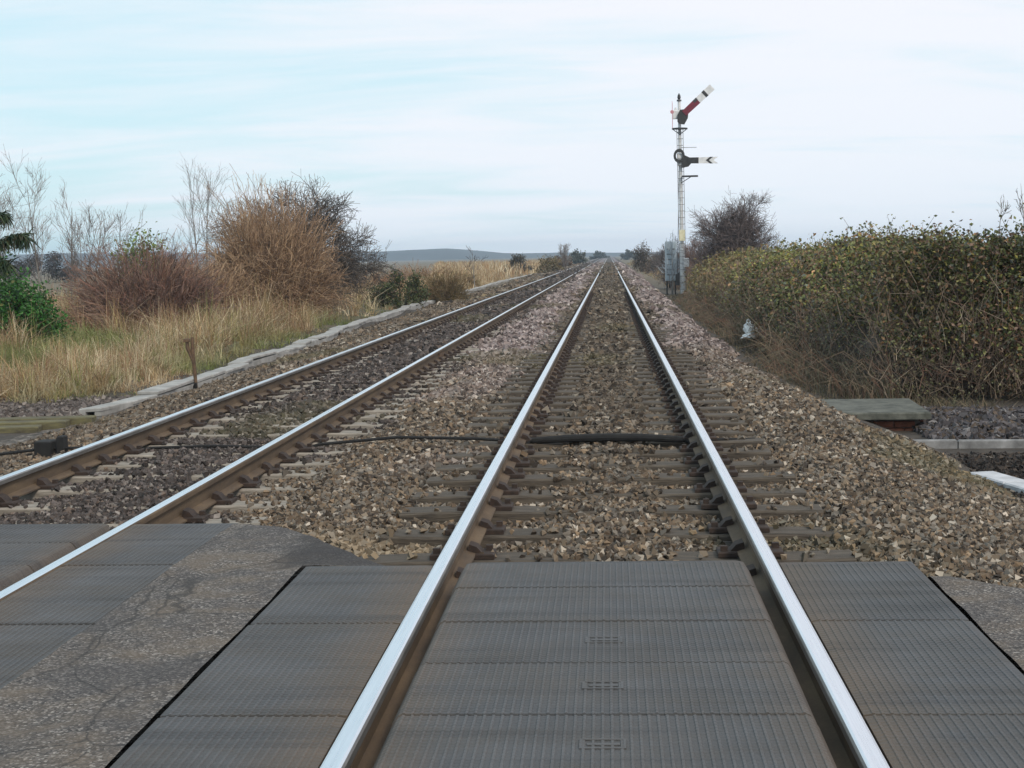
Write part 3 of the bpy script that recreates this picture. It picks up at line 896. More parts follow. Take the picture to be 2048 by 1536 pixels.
# concrete edgings of the sunken corner
def edging(name, label, a, b, zt, w_, n, matn):
    a, b = np.array(a), np.array(b)
    root = empty(name, (a[0], a[1], -.72), label, 'concrete edging', 'concrete edgings right of the tracks')
    L = np.linalg.norm(b-a)
    rz = math.atan2(b[1]-a[1], b[0]-a[0])
    for k in range(n):
        V, F = xf(box(.006, L/n-.006, -w_/2, w_/2, -.28, 0, .012), (a[0]+(b[0]-a[0])*k/n, a[1]+(b[1]-a[1])*k/n, zt + rngP.normal(0, .004)), rz + rngP.normal(0, .006))
        obj('block', V, F, matn, root)
edging('concrete_edging', 'straight pale concrete edging running right from the brick chamber', (2.62, 15.15), (6.6, 14.93), -.475, .075, 5, 'stained_concrete')
edging('concrete_edging', 'white-topped concrete edging slanting towards the camera at the right', (3.22, 13.35), (3.66, 11.5), -.535, .24, 3, 'white_concrete')

# crumpled white rag at the hedge foot
r = np.random.default_rng(17)
uu, vv = np.meshgrid(np.linspace(0, 2*math.pi, 19)[:-1], np.linspace(0, 1, 12))
prof = np.interp(vv, [0, .12, .35, .6, .85, 1], [.19, .20, .14, .09, .05, .012])*.9
prof = prof*(1+.28*np.sin(uu*3+vv*4)+.16*np.sin(uu*7+2)*np.cos(vv*9)) + .018*r.normal(size=uu.shape)
Xc = np.cos(uu)*prof + .03*np.sin(vv*5); Yc = np.sin(uu)*prof*.8; Zc = vv*.38 + .02*np.sin(uu*2)
# a corner of the rag flopping to the left
lob = np.exp(-((uu-math.pi)**2)/.25)*np.exp(-((vv-.5)**2)/.02)
Xc = Xc - .10*lob; Zc = Zc + .03*lob
V = np.stack([Xc, Yc, Zc], -1)
i = np.arange(V.shape[0]*V.shape[1]).reshape(V.shape[:2]); j = np.roll(i, -1, 1)
F = np.stack([i[:-1], j[:-1], j[1:], i[1:]], -1).reshape(-1, 4)
root = empty('plastic_bag', (2.90, 31.5, -.50), 'crumpled white plastic bag lying at the foot of the hedge', 'plastic bag')
obj('bag', V.reshape(-1, 3) + np.array([2.90, 31.5, -.36]), F, 'white_plastic', root, smooth=True)
V, F = xf(box(-.03, .03, -.05, .05, 0, .12, .02), (3.08, 31.5, -.16), .4, .3)
obj('torn_strip', V, F, 'orange_plastic', root)

# ================================================================== SEMAPHORE SIGNAL
SX, SY, SZ = 3.44, 71.5, -.58
root = empty('semaphore_signal', (SX, SY, SZ), 'tall white railway semaphore signal with one raised and one level arm', 'signal')
LEAN = -.009
def sp(z):
    return SX + LEAN*(z-SZ)
V, F = tube([(sp(SZ), SY, SZ), (sp(1.5), SY, 1.5), (sp(1.6), SY, 1.6), (sp(5.2), SY, 5.2), (sp(8.35), SY, 8.35)], [.115, .11, .092, .085, .065], 12)
obj('post', V, F, 'white_paint', root)
V, F = box(sp(SZ)-.28, sp(SZ)+.28, SY-.28, SY+.28, SZ-.05, SZ+.10, .03)
obj('base', V, F, 'damp_concrete', root)
V, F = join([tube([(sp(8.35), SY, 8.35), (sp(8.35), SY, 8.42)], [.12, .10], 10), tube([(sp(8.42), SY, 8.42), (sp(8.42), SY, 8.50), (sp(8.42), SY, 8.60), (sp(8.42), SY, 8.72)], [.03, .085, .07, .008], 10)])
obj('finial', V, F, 'black_paint', root)
# ladder behind the camera side of the post
lad = []
stl = obj('ladder', *tube([(sp(SZ)-.14, SY-.20, SZ), (sp(7.05)-.14, SY-.20, 7.05)], .016, 6), 'grey_steel', root)
obj('stringer', *tube([(sp(SZ)+.14, SY-.20, SZ), (sp(7.05)+.14, SY-.20, 7.05)], .016, 6), 'grey_steel', stl)
zz = SZ+.3
while zz < 7.0:
    obj('rung', *tube([(sp(zz)-.14, SY-.20, zz), (sp(zz)+.14, SY-.20, zz)], .014, 5), 'grey_steel', stl)
    zz += .30
# platform: half-round plate with a curved rail
def half_disc(cx, cy, z, r, t, a0, a1, n=12):
    an = np.linspace(a0, a1, n)
    pts = [(cx, cy)] + [(cx+r*math.cos(a), cy+r*math.sin(a)) for a in an]
    k = len(pts)
    V = [(x, y, z) for x, y in pts] + [(x, y, z+t) for x, y in pts]
    F = [tuple(range(k))[::-1], tuple(range(k, 2*k))] + [(i, (i+1) % k, (i+1) % k+k, i+k) for i in range(k)]
    return np.array(V), F
pl = obj('platform', *join([half_disc(sp(7.05), SY-.05, 7.05, .36, .07, math.pi, 2*math.pi), tube([(sp(7)-.30, SY-.1, 7.05), (sp(6.8), SY-.1, 6.82), (sp(7)+.30, SY-.1, 7.05)], .02, 6)]), 'black_paint', root)
hoop = [(sp(8.3)-.33, SY-.35, 7.1), (sp(8.3)-.33, SY-.35, 8.25), (sp(8.3)-.33, SY-.10, 8.34)]
obj('safety_rail', *tube(hoop, .014, 5), 'pink_lens', pl)
pl2 = obj('platform', *join([box(sp(4.9)+.05, sp(4.9)+.78, SY-.32, SY-.02, 4.87, 4.94), tube([(sp(4.6), SY-.1, 4.60), (sp(4.8)+.45, SY-.1, 4.87)], .02, 6)]), 'black_paint', root)
obj('handrail', *tube([(sp(6.3)+.05, SY-.15, 6.22), (sp(6.3)+.75, SY-.15, 6.22)], .014, 5), 'grey_steel', pl2)
# arms
def arm_piece(pts, t0, t1, ang, piv):
    V, F = poly_prism(pts, t0, t1)
    c, s_ = math.cos(ang), math.sin(ang)
    V = np.stack([V[:, 0]*c - V[:, 2]*s_ + piv[0], V[:, 1] + SY - .24, V[:, 0]*s_ + V[:, 2]*c + piv[2]], 1)
    return V, F
def rect(x0, x1, h0, h1):
    return [(x0, -h0), (x1, -h1), (x1, h1), (x0, h0)]
A1 = (sp(7.75)+.16, SY, 7.72)
ang = math.radians(42)
spec = join([arm_piece([(-.42, -.20), (-.10, -.26), (.18, -.20), (.24, .02), (.16, .20), (-.12, .24), (-.40, .14), (-.46, 0)], -.035, .0, ang+.5, A1)])
obj('spectacle_plate', *spec, 'black_paint', root)
sp1 = obj('lamp', *join([box(sp(7.75)-.30, sp(7.75)-.02, SY-.10, SY+.16, 7.55, 7.95, .05), tube([(sp(7.75)-.16, SY+.03, 7.95), (sp(7.75)-.16, SY+.03, 8.06)], [.07, .05], 8)]), 'white_paint', root)
obj('lens', *tube([(sp(7.75)-.34, SY-.13, 7.86), (sp(7.75)-.34, SY-.09, 7.86)], .085, 10), 'pink_lens', sp1)
arm1 = obj('signal_arm', *arm_piece(rect(.10, 1.80, .14, .165), -.06, -.036, ang, A1), 'white_paint', root)
obj('red_face', *arm_piece(rect(.06, .92, .143, .157), -.066, -.034, ang, A1), 'red_paint', arm1)
obj('stripe', *arm_piece([(.72, .02), (.93, .02), (.93, .159), (.72, .156)], -.070, -.031, ang, A1), 'black_paint', arm1)
obj('stripe', *arm_piece(rect(1.28, 1.42, .164, .167), -.066, -.034, ang, A1), 'black_paint', arm1)
A2 = (sp(5.7)+.10, SY, 5.62)
an = np.linspace(0, 2*math.pi, 17)[:-1]
ringo = []
for q, R_ in ((0, .23), (1, .13)):
    pass
def ring(cx, cz, ro, ri, y0, y1, n=16):
    V, F = [], []
    for k in range(n):
        a = 2*math.pi*k/n
        for rr_, yy in ((ro, y0), (ri, y0), (ri, y1), (ro, y1)):
            V.append((cx+rr_*math.cos(a), yy, cz+rr_*math.sin(a)*1.25))
    for k in range(n):
        for j_ in range(4):
            a, b = k*4+j_, k*4+(j_+1) % 4
            c, d = ((k+1) % n)*4+(j_+1) % 4, ((k+1) % n)*4+j_
            F.append((a, b, c, d))
    return np.array(V), F
obj('spectacle_plate', *join([ring(sp(5.8)-.06, 5.84, .26, .15, SY-.27, SY-.24), arm_piece([(-.05, -.34), (.26, -.28), (.42, -.10), (.34, .12), (.06, .26), (-.02, 0)], -.035, 0, 0, A2)]), 'black_paint', root)
l2 = obj('lamp', *box(sp(5.6)-.14, sp(5.6)+.16, SY-.16, SY+.14, 5.40, 5.98, .05), 'white_paint', root)
arm2 = obj('signal_arm', *arm_piece([(.26, -.13), (1.62, -.15), (1.40, 0), (1.62, .15), (.26, .13)], -.06, -.036, -.01, A2), 'white_paint', root)
obj('stripe', *arm_piece(rect(.24, .72, .135, .140), -.066, -.034, -.01, A2), 'black_paint', arm2)
obj('chevron', *arm_piece([(1.05, 0), (1.24, -.152), (1.38, -.152), (1.19, 0), (1.38, .152), (1.24, .152)], -.066, -.034, -.01, A2), 'black_paint', arm2)
obj('identity_plate', *box(sp(2.2)-.13, sp(2.2)+.13, SY-.26, SY-.23, 1.95, 2.45), 'cream_paint', root)
obj('telephone_box', *join([box(sp(1)+.06, sp(1)+.30, SY-.28, SY-.05, .75, 1.15, .03)]), 'white_paint', root)
obj('wire_weight', *join([box(sp(0)-.34, sp(0)-.16, SY-.20, SY-.08, -.1, .42, .03), tube([(sp(0)-.25, SY-.14, .4), (sp(0)-.12, SY-.14, 5.5)], .010, 5)]), 'black_paint', root)

# tall grey cabinet beside the signal
cx, cy = 2.96, 72.6
root = empty('equipment_cabinet', (cx, cy, -.58), 'tall narrow blue-grey equipment cabinet left of the signal post', 'cabinet')
obj('body', *box(cx-.29, cx+.24, cy-.2, cy+.2, .10, 1.95, .03), 'cabinet_grey', root)
obj('door', *box(cx-.26, cx+.21, cy-.225, cy-.203, .16, 1.86), 'cabinet_grey', root)
for k in range(6):
    obj('louvre', *box(cx-.22, cx+.17, cy-.245, cy-.228, .35+.24*k, .41+.24*k), 'grey_steel', root)
for sx_ in (-.22, .17):
    obj('leg', *box(cx+sx_-.03, cx+sx_+.03, cy-.12, cy+.12, -.6, .10), 'black_paint', root)
obj('junction_box', *box(cx+.24, cx+.42, cy-.26, cy-.05, .15, .5, .03), 'black_paint', root)

# ================================================================== VEGETATION
BROWN = [(.30, .195, .125), (.37, .245, .15), (.21, .14, .095), (.43, .31, .20), (.16, .11, .08)]
PURPLE = [(.16, .11, .095), (.22, .15, .125), (.11, .08, .072), (.28, .18, .13), (.24, .13, .10)]
DARK = [(.075, .066, .062), (.115, .10, .09), (.055, .05, .047), (.16, .135, .115)]
PALE = [(.19, .175, .165), (.25, .23, .215), (.14, .125, .12), (.22, .17, .155)]
def colr(rng, N, K, sides, cols, w=None):
    return np.repeat(pick(rng, N, cols, w or [1]*len(cols)), K*sides, 0)
def plant(name, label, cat, base, levels, trunk_sides, cols, trunk_mat, group=None, extra=None, seed=0):
    """levels: [(P,R), ...]; the first becomes the trunk or stems, the others the crown of twigs"""
    r = np.random.default_rng(seed+900)
    root = empty(name, tuple(base), label, cat, group)
    P, R = levels[0]
    V, F = strands(P, R, trunk_sides)
    obj('trunk' if len(P) == 1 else 'stems', V, F, trunk_mat, root, smooth=True)
    lst = []
    for P, R in levels[1:]:
        V, F = strands(P, R, 3)
        lst.append((V, F, colr(r, P.shape[0], P.shape[1], 3, cols)))
    if lst:
        V, F, C = merge(lst)
        obj('twigs', V, F, 'twig', root, col=C)
    return root
def bare_bush(label, base, rx, ry, h, cols, seed, nst=16, n1=12, n2=8, n3=4, tw=.006, spread=.55, upw=.4, l1=.32, l2=.18, l3=.10, r0=.035, tmat='bark', name='bare_bush', group='bare winter bushes', curl=.45, lo=.08, cat='bush'):
    r = np.random.default_rng(seed)
    S = dome_stems(r, base, nst, rx*.8, ry*.8, h*.85, 7, .15, r0, lo=lo)
    L1 = grow(r, *S, n1, h*l1, spread, upw, 5, .25, 1, curl, .6, tw)
    L2 = grow(r, *L1, n2, h*l2, spread, upw*.6, 4, .2, 1, curl, .7, tw*.8)
    lv = [S, L1, L2]
    if n3:
        lv.append(grow(r, *L2, n3, h*l3, spread, upw*.4, 3, .2, 1, curl, .8, tw*.7))
    return plant(name, label, cat, base, lv, 5, cols, tmat, group, seed=seed)
def bare_tree(label, base, h, trunks, seed, cols, n1=9, n2=6, n3=4, tw=.006, r0=.05, name='bare_tree', group='bare saplings', spread=.5, l1=.30, tmat='pale_bark', cat='tree'):
    r = np.random.default_rng(seed)
    Ps, Rs = [], []
    for (dx, lx, ly, hh) in trunks:
        t = np.linspace(0, 1, 9)
        hh = hh*.86
        P = np.stack([dx + lx*t + .05*np.cumsum(r.normal(0, .25, 9))*hh/6, ly*t + .05*np.cumsum(r.normal(0, .3, 9))*hh/6, hh*h*t], 1) + np.array(base)
        Ps.append(P); Rs.append(r0*.85*hh*np.linspace(1, .16, 9))
    S = (np.stack(Ps), np.stack(Rs))
    L1 = grow(r, *S, n1, h*l1*1.15, spread, .5, 6, .18, .9, .3, .5, tw*.85)
    L2 = grow(r, *L1, n2, h*l1*.6, .55, .35, 4, .2, 1, .4, .65, tw*.75)
    L3 = grow(r, *L2, n3, h*l1*.3, .5, .3, 3, .2, 1, .35, .8, tw*.5)
    return plant(name, label, cat, base, [S, L1, L2, L3], 6, cols, tmat, group, seed=seed)
def leafy_bush(name, label, base, rx, ry, h, cols, w, nleaf, size, seed, group='green shrubs', nst=14, cat='shrub', upb=.5):
    r = np.random.default_rng(seed)
    S = dome_stems(r, base, nst, rx*.75, ry*.75, h*.8, 6, .2, .025)
    L1 = grow(r, *S, 8, h*.28, .6, .3, 4, .3, 1, .4, .6, .006)
    root = plant(name, label, cat, base, [S, L1], 5, DARK, 'bark', group, seed=seed)
    # clumps of leaves round the twig ends
    ends = np.concatenate([S[0][:, -1], L1[0][:, -1], L1[0][:, 2]])
    k = r.choice(len(ends), nleaf)
    Cc = ends[k] + r.normal(0, h*.055, (nleaf, 3))
    V, F = leaves(r, Cc, size, upb)
    tone = r.uniform(.6, 1.3, len(ends))[k][:, None]
    obj('foliage', V, F, 'leaf', root, col=np.repeat(pick(r, nleaf, cols, w)*tone, 4, 0))
    return root

# big brown bush left of the tracks, and the dark thorn behind it
def willow_bush(label, base, rx, ry, h, cols, seed, n, tw=.009):
    r = np.random.default_rng(seed)
    S = dome_stems(r, base, 40, rx*.8, ry*.8, h*.85, 7, .3, .03, lo=.15)
    D = dome_stems(r, base, n, rx, ry, h, 5, .5, tw*1.3, lo=.02, boxy=.7)
    D[1][:] = np.maximum(D[1], tw*.7)
    D = (D[0] + np.cumsum(r.normal(size=D[0].shape), 1)*.03*h*np.linspace(0, 1, 5)[None, :, None], D[1])
    L = grow(r, *D, 3, h*.18, .75, .25, 3, .3, 1, .8, .8, tw*.55)
    return plant('brown_bush', label, 'bush', base, [S, D, L], 5, cols, 'bark', 'bare winter bushes', seed=seed)
willow_bush('tall rounded russet-brown bush of dense fine twigs left of the tracks', (-10.75, 48, -.5), 2.35, 2.0, 4.15, BROWN, 61, 2300)
bare_bush('dark tangled thorn tree with drooping twigs behind the russet bush', (-11.0, 54, -.5), 3.7, 2.6, 4.75, DARK, 62, 26, 12, 9, 4, .009, .75, -.1, .32, .18, .11, .06, name='thorn_tree', lo=.15, cat='tree')
willow_bush('low wide purple-brown bush between the saplings and the russet bush', (-12.25, 40, -.5), 2.35, 1.6, 2.5, PURPLE, 63, 2000)
willow_bush('small brown bush filling the gap at the russet bush\'s left foot', (-11.9, 44, -.5), 1.7, 1.2, 2.15, BROWN, 64, 1100)
leafy_bush('green_shrub', 'yellow-green shrub poking up behind the purple-brown bush', (-14.2, 46, -.5), 1.2, 1.0, 3.1, [(.13, .19, .04), (.19, .26, .06), (.09, .14, .035)], [3, 2, 2], 5000, .11, 65)
leafy_bush('evergreen_shrub', 'glossy bright green evergreen at the left picture edge', (-13.35, 34, -.5), 1.0, 1.0, 2.45, [(.035, .12, .02), (.05, .17, .03), (.02, .07, .015), (.12, .13, .04)], [3, 2, 2, .5], 6500, .085, 66)
leafy_bush('evergreen_shrub', 'dark green evergreen in front of the saplings at far left', (-14.6, 35.2, -.5), .8, .8, 1.8, [(.03, .055, .025), (.02, .04, .02), (.07, .07, .04)], [3, 2, 1], 3200, .085, 67)  # leaf palette darker than the bright evergreen's
leafy_bush('low_bush', 'low dark green bramble bush right of the thorn tree', (-8.3, 61, -.5), 1.35, 1.5, 1.95, [(.06, .08, .03), (.09, .10, .035), (.10, .07, .04), (.04, .055, .022)], [3, 2, 2, 2], 4200, .10, 68)
willow_bush('low mixed brown scrub beside the green bramble bush', (-7.1, 66, -.5), 1.2, 1.6, 1.45, [(.17, .13, .07), (.12, .10, .05), (.21, .14, .08)], 69, 700)

willow_bush('wide russet scrub between the bramble bush and the golden grass', (-11.6, 92, -.5), 2.6, 3.0, 1.55, [(.30, .18, .11), (.22, .14, .09), (.36, .25, .15)], 171, 650, .014)
willow_bush('low reddish scrub patch behind the bramble bush', (-12.6, 78, -.5), 2.6, 3.0, 1.45, [(.30, .17, .11), (.22, .13, .085), (.36, .24, .14)], 172, 650, .012)
willow_bush('dry brown scrub patch under the lone thin sapling', (-9.6, 97, -.5), 1.7, 2.6, 1.25, [(.34, .24, .15), (.27, .18, .11), (.20, .17, .08)], 173, 550, .014)
# drooping dark frond at the left edge
r = np.random.default_rng(70)
base = np.array([-12.0, 28.0, -.5])
root = empty('conifer', tuple(base), 'dark conifer with one arching bough reaching in at the left edge', 'tree')
t = np.linspace(0, 1, 8)
obj('trunk', *strands((base[None] + np.stack([.12*t, 0*t, 2.3*t], 1))[None], (.07*np.linspace(1, .3, 8))[None], 6), 'bark', root)
bl, cl = [], []
boughs = [((-12.0, 28, 1.1), (-11.2, 28, 2.25), (-10.78, 28.0, 1.93)), ((-12.0, 28, 1.0), (-11.5, 27.8, 1.75), (-11.05, 27.8, 1.45)), ((-12, 28, .9), (-12.8, 27.9, 2.3), (-13.3, 27.8, 1.9)),
          ((-12, 28, 1.4), (-11.9, 28.6, 2.7), (-11.6, 29.2, 2.4)), ((-12, 28, .7), (-11.6, 27.6, 1.2), (-11.25, 27.4, .9))]
LC = []
for a, b, c in boughs:
    a, b, c = map(np.array, (a, b, c))
    tt = np.linspace(0, 1, 9)[:, None]
    Pb = a*(1-tt)**2 + 2*b*tt*(1-tt) + c*tt**2
    V, F = strands(Pb[None], (.03*np.linspace(1, .3, 9))[None], 4)
    bl.append((V, F, np.tile([[.05, .04, .03]], (len(V), 1))))
    N_ = 260
    tq = r.uniform(.15, 1, N_)
    st = np.stack([np.interp(tq, tt[:, 0], Pb[:, k]) for k in range(3)], 1)
    dr = norm(np.stack([r.uniform(-.2, .55, N_), r.normal(0, .5, N_), r.uniform(-1, .15, N_)], 1))
    ln = r.uniform(.15, .34, (N_, 1))
    Pn = np.stack([st, st+dr*ln*.5+np.array([[0, 0, .01]]), st+dr*ln+np.array([[0, 0, -.03]])], 1)
    V, F = strands(Pn, np.tile([[.016, .014, .004]], (N_, 1)), 3)
    bl.append((V, F, np.repeat(pick(r, N_, [(.025, .05, .025), (.045, .07, .03), (.07, .06, .03)], [3, 2, 1]), 9, 0)))
V, F, C = merge(bl)
obj('boughs', V, F, 'leaf', root, col=C)

# saplings and bare trees on the left
bare_tree('tallest pale bare sapling, leaning, near the left picture edge', (-16.55, 44, -.5), 4.9, [(0, -.35, 0, 1.0)], 71, PALE, 13, 6, 4, .006)
bare_tree('pale bare sapling just right of the tallest one at the left', (-15.95, 44.6, -.5), 4.2, [(0, .15, 0, 1.0), (.1, .7, .2, .85)], 72, PALE, 10, 6, 3, .006)
bare_tree('fan of bare grey stems above the left end of the purple-brown bush', (-15.1, 43.6, -.5), 3.5, [(0, .5, 0, 1.0), (.2, .9, .2, .9), (-.1, -.1, .1, .95)], 73, PALE + DARK, 9, 6, 3, .006)
bare_tree('bare reddish twigs entering at the left edge above the conifer', (-17.6, 43, -.5), 5.0, [(0, -.2, 0, 1.0), (-.2, .45, 0, .8)], 74, PALE + [(.25, .16, .14)], 10, 6, 3, .006)
bare_tree('thin twin-stemmed bare tree standing left of the russet bush', (-15.6, 58, -.5), 5.8, [(0, -.35, 0, 1.0), (.15, .20, 0, .97)], 75, PALE, 11, 5, 3, .006, .06)
bare_tree('short bare sapling between the twin-stemmed tree and the russet bush', (-14.6, 57, -.5), 4.5, [(0, .15, 0, 1.0)], 76, PALE + DARK, 10, 6, 3, .006, .045)
bare_tree('lone thin bare sapling in the golden grass right of the thorn tree', (-7.9, 90, -.5), 2.7, [(0, -.1, 0, 1.0)], 77, DARK, 6, 4, 3, .010, .05)

# far trees on both sides of the line
def far_bush(label, base, rx, ry, h, cols, w, n, size, seed, name='far_bush'):
    return leafy_bush(name, label, base, rx, ry, h, cols, w, n, size, seed, 'far bushes and trees by the line', 22, 'bush')
far_bush('low dark far bush at the right end of the blue hills', (-10.1, 170, -.6), 2.0, 2, 2.6, [(.085, .075, .055), (.11, .09, .06), (.06, .06, .045)], [1, 1, 1], 2600, .17, 81)
far_bush('olive-yellow far bush beside the little bare tree', (-5.8, 150, -.6), 1.6, 1.6, 2.6, [(.20, .16, .08), (.15, .13, .06), (.24, .17, .10)], [1, 1, 1], 2600, .15, 82)
bare_tree('little bare tree far down the left side of the line', (-5.2, 180, -.6), 3.3, [(0, -.5, 0, 1.0), (0, .5, 0, .95), (0, 0, 0, 1.0)], 83, PALE, 12, 7, 4, .011, .07, group='far bushes and trees by the line', tmat='bark')
far_bush('dark green far bush close left of the vanishing rails', (-6.6, 320, -.8), 3.2, 3, 3.5, [(.05, .06, .04), (.08, .08, .05)], [1, 1], 1300, .42, 84)
far_bush('russet far scrub between the bare tree and the rails', (-6.4, 210, -.7), 1.8, 2, 2.3, [(.16, .10, .06), (.11, .08, .05)], [1, 1], 1200, .26, 85)
far_bush('dark upright far tree close right of the vanishing rails', (3.6, 165, -.6), 1.3, 1.5, 3.5, [(.10, .08, .065), (.13, .10, .075), (.075, .065, .05)], [1, 1, 1], 3000, .15, 86)
far_bush('brown far scrub sloping down right of the upright far tree', (4.9, 150, -.6), 1.6, 1.8, 2.6, [(.19, .13, .09), (.13, .10, .07)], [1, 1], 2600, .15, 87)
far_bush('dull far hedge end left of the cabinet', (5.2, 118, -.6), 1.5, 2.2, 2.4, [(.10, .075, .055), (.08, .08, .045)], [1, 1], 1500, .18, 88)
far_bush('smallest dark bush right at the vanishing point', (-4.5, 620, -.9), 5, 4, 4.2, [(.06, .07, .05)], [1], 900, .8, 89)
far_bush('hazy dark bush closing the line at the right of the vanishing point', (7.5, 560, -.9), 5, 4, 4.2, [(.06, .07, .05)], [1], 900, .8, 90)

for k, (bx2, by2, rr2, hh2, lab) in enumerate(((-62, 165, 7, 4.3, 'hazy dark hedgerow tree furthest left behind the saplings'), (-50, 172, 6.5, 3.6, 'hazy hedgerow tree seen between the saplings and the purple-brown bush'),
                                          (-40, 160, 6, 3.2, 'hazy low hedgerow tree seen left of the twin-stemmed tree'), (-31, 175, 6, 2.7, 'hazy low hedgerow bush just right of the thorn tree'))):
    far_bush(lab, (bx2, by2, -.7), rr2, 3, hh2, [(.06, .055, .06), (.085, .07, .07), (.05, .055, .045)], [1, 1, 1], 6000, .20, 140+k, 'hedgerow_tree')
# right: bare thorn tree behind hedge, twigs by the cabinet
bare_bush('bare grey-purple thorn tree rising behind the hedge right of the signal', (5.8, 70, -.5), 2.0, 1.9, 4.8, [(.11, .09, .09), (.16, .135, .13), (.075, .062, .062), (.21, .17, .16)], 91, 40, 7, 8, 4, .008, .7, .25, .30, .17, .10, .05, name='thorn_tree', lo=.3, cat='tree')
bare_bush('grey bare bush behind the tall cabinet', (3.25, 84, -.5), .8, .9, 3.25, [(.15, .14, .145), (.11, .10, .10), (.19, .17, .17)], 92, 10, 10, 7, 3, .008, .5, .5)
bare_bush('pale grey-blue bare sapling bush close in front of the tall cabinet', (2.98, 71.9, -.56), .48, .4, 2.95, [(.40, .45, .50), (.32, .36, .40), (.48, .53, .57)], 94, 7, 6, 4, 0, .008, .35, .6, .28, .15, .08, .016, lo=.5, tmat='pale_bark')
bare_bush('purple bare bush between the cabinet and the thorn tree', (4.7, 82, -.5), 1.2, 1.2, 2.8, PURPLE, 93, 12, 10, 8, 3, .008, .55, .5)

# bramble hedge on the right
HX = lambda y: np.interp(y, [18.5, 19.5, 21, 24, 34, 50, 62, 70], [4.1, 3.75, 3.25, 3.12, 3.12, 3.25, 3.5, 3.9])
HT = lambda y: np.interp(y, [18, 20, 24, 29, 34, 42, 50, 60, 70], [1.42, 1.44, 1.50, 1.50, 1.30, 1.02, .95, .98, .92])
root = empty('bramble_hedge', (6, 19.5, -.56), 'long overgrown bramble hedge with mottled green and brown leaves on the right', 'hedge')
# thicket core
vy = np.linspace(20.45, 70, 130)[:, None]
prof = [(0.55, -.62), (.45, .0), (.75, .7), (1.25, 1.2), (1.9, 1.62), (3.0, 1.70), (4.5, 1.6), (6.5, -.62)]
pu = np.linspace(0, len(prof)-1, 40)[None]
ox = np.interp(pu, range(len(prof)), [a for a, b in prof]); oz = np.interp(pu, range(len(prof)), [b for a, b in prof])
Xc = HX(vy) + ox + .10*vnoise(vy+0*ox, oz*1.7+0*vy, 95, 2.2)
Zc = np.where(oz > 0, oz*(HT(vy)-.30)/1.70, oz) + .06*vnoise(Xc, vy+0*ox, 96, 2.5)
Yc = vy + 0*ox
V, F = grid(Xc, Yc, Zc)
n0 = len(V)
Fl = [tuple(f) for f in F.tolist()] + [tuple(range(40))]
obj('thicket', V, Fl, 'thicket', root)
r = np.random.default_rng(97)
def hedge_surface(r, n, y0, y1, depth, near_end=False):
    """points on and just inside the hedge's skin; t runs from the foot (0) over the top (1)"""
    t = r.uniform(0, 1, n)**.9
    tt = t*4.6
    y = r.uniform(y0, y1, n)
    ox = np.interp(tt, range(8), [.05, .10, .40, .95, 1.65, 2.9, 4.4, 6])
    oz = np.interp(tt, range(8), [-.5, .1, .8, 1.32, 1.70, 1.76, 1.66, 0])
    d = r.uniform(-.12, depth, n)
    x = HX(y) + ox + d*np.clip(1-tt/4, .1, 1)
    z = np.where(oz > 0, oz*HT(y)/1.72, oz) - d*np.clip(tt/4, 0, .6)
    lump = .30*vnoise(y, z*1.1+x*.3, 98, .75) + .18*vnoise(y, z*1.3+x*.3, 97, 2.0) + .08*vnoise(y, z, 99, 5.0)
    x = x - lump*np.clip(1.2-tt/4, .2, 1); z = z + lump*np.clip(tt/4, 0, .8)*.8
    return np.stack([x, y, z], 1), t
def hedge_end(r, n, depth):
    x = r.uniform(3.6, 8.6, n); t = r.uniform(0, 1, n)
    H = 1.46 + .12*vnoise(x, x*0, 100, 2) 
    z = -.5 + (H+.5)*t
    inx = np.clip((4.6-x)/1.0, 0, 1)
    y = 19.55 + .35*t**2 + r.uniform(-.1, depth, n) + .18*vnoise(x, z*1.4, 101, 1.8) + .09*vnoise(x, z, 102, 5) + inx*.9*t
    return np.stack([x, y, z], 1), t
LEAFC = [(.12, .14, .05), (.17, .185, .07), (.085, .105, .045), (.24, .24, .08), (.36, .32, .08), (.29, .17, .085), (.20, .13, .095), (.11, .125, .10)]
pts, ts, sz_ = [], [], []
for n, y0, y1, s_ in ((36000, 19.6, 27, .062), (32000, 27, 38, .078), (22000, 38, 52, .105), (12000, 52, 70, .14)):
    p, t = hedge_surface(r, n//9, y0, y1, .30); p = np.repeat(p, 9, 0) + r.normal(0, .085*s_/.062, (len(p)*9, 3)); t = np.repeat(t, 9); pts.append(p); ts.append(t); sz_.append(np.full(len(p), s_))
p, t = hedge_end(r, 4000, .35); p = np.repeat(p, 9, 0) + r.normal(0, .085, (36000, 3)); t = np.repeat(t, 9); pts.append(p); ts.append(t); sz_.append(np.full(36000, .062))
p = np.concatenate(pts); t = np.concatenate(ts); s_ = np.concatenate(sz_)
dens = np.clip(.40 + .95*np.clip(t-.15, 0, 1) + .42*vnoise(p[:, 1]+p[:, 0], p[:, 2]*1.2, 103, 1.7) + .40*vnoise(p[:, 1]*1.1+p[:, 0], p[:, 2]*1.5, 109, 4.5), .04, 1)
k = (r.uniform(size=len(p)//9).repeat(9)[:len(p)] < dens) if len(p) % 9 == 0 else (r.uniform(size=len(p)) < dens)
p, t, s_ = p[k], t[k], s_[k]
clump = r.uniform(.38, 1.4, len(p)//6+1).repeat(6)[:len(p), None]
c = pick(r, len(p), LEAFC, [3.4, 3.2, 2.6, 1.6, .7, 2.8, 3.0, 2.0], .3)*clump
patch = np.clip(.5+.9*vnoise(p[:, 0]*1.2+p[:, 1], p[:, 2], 104, 1.1), 0, 1)[:, None]
c = c*(.75+.55*patch)
yel = (np.clip(vnoise(p[:, 0]+p[:, 1]*1.3, p[:, 2]*1.2, 107, 1.5)-.55, 0, .5))[:, None]
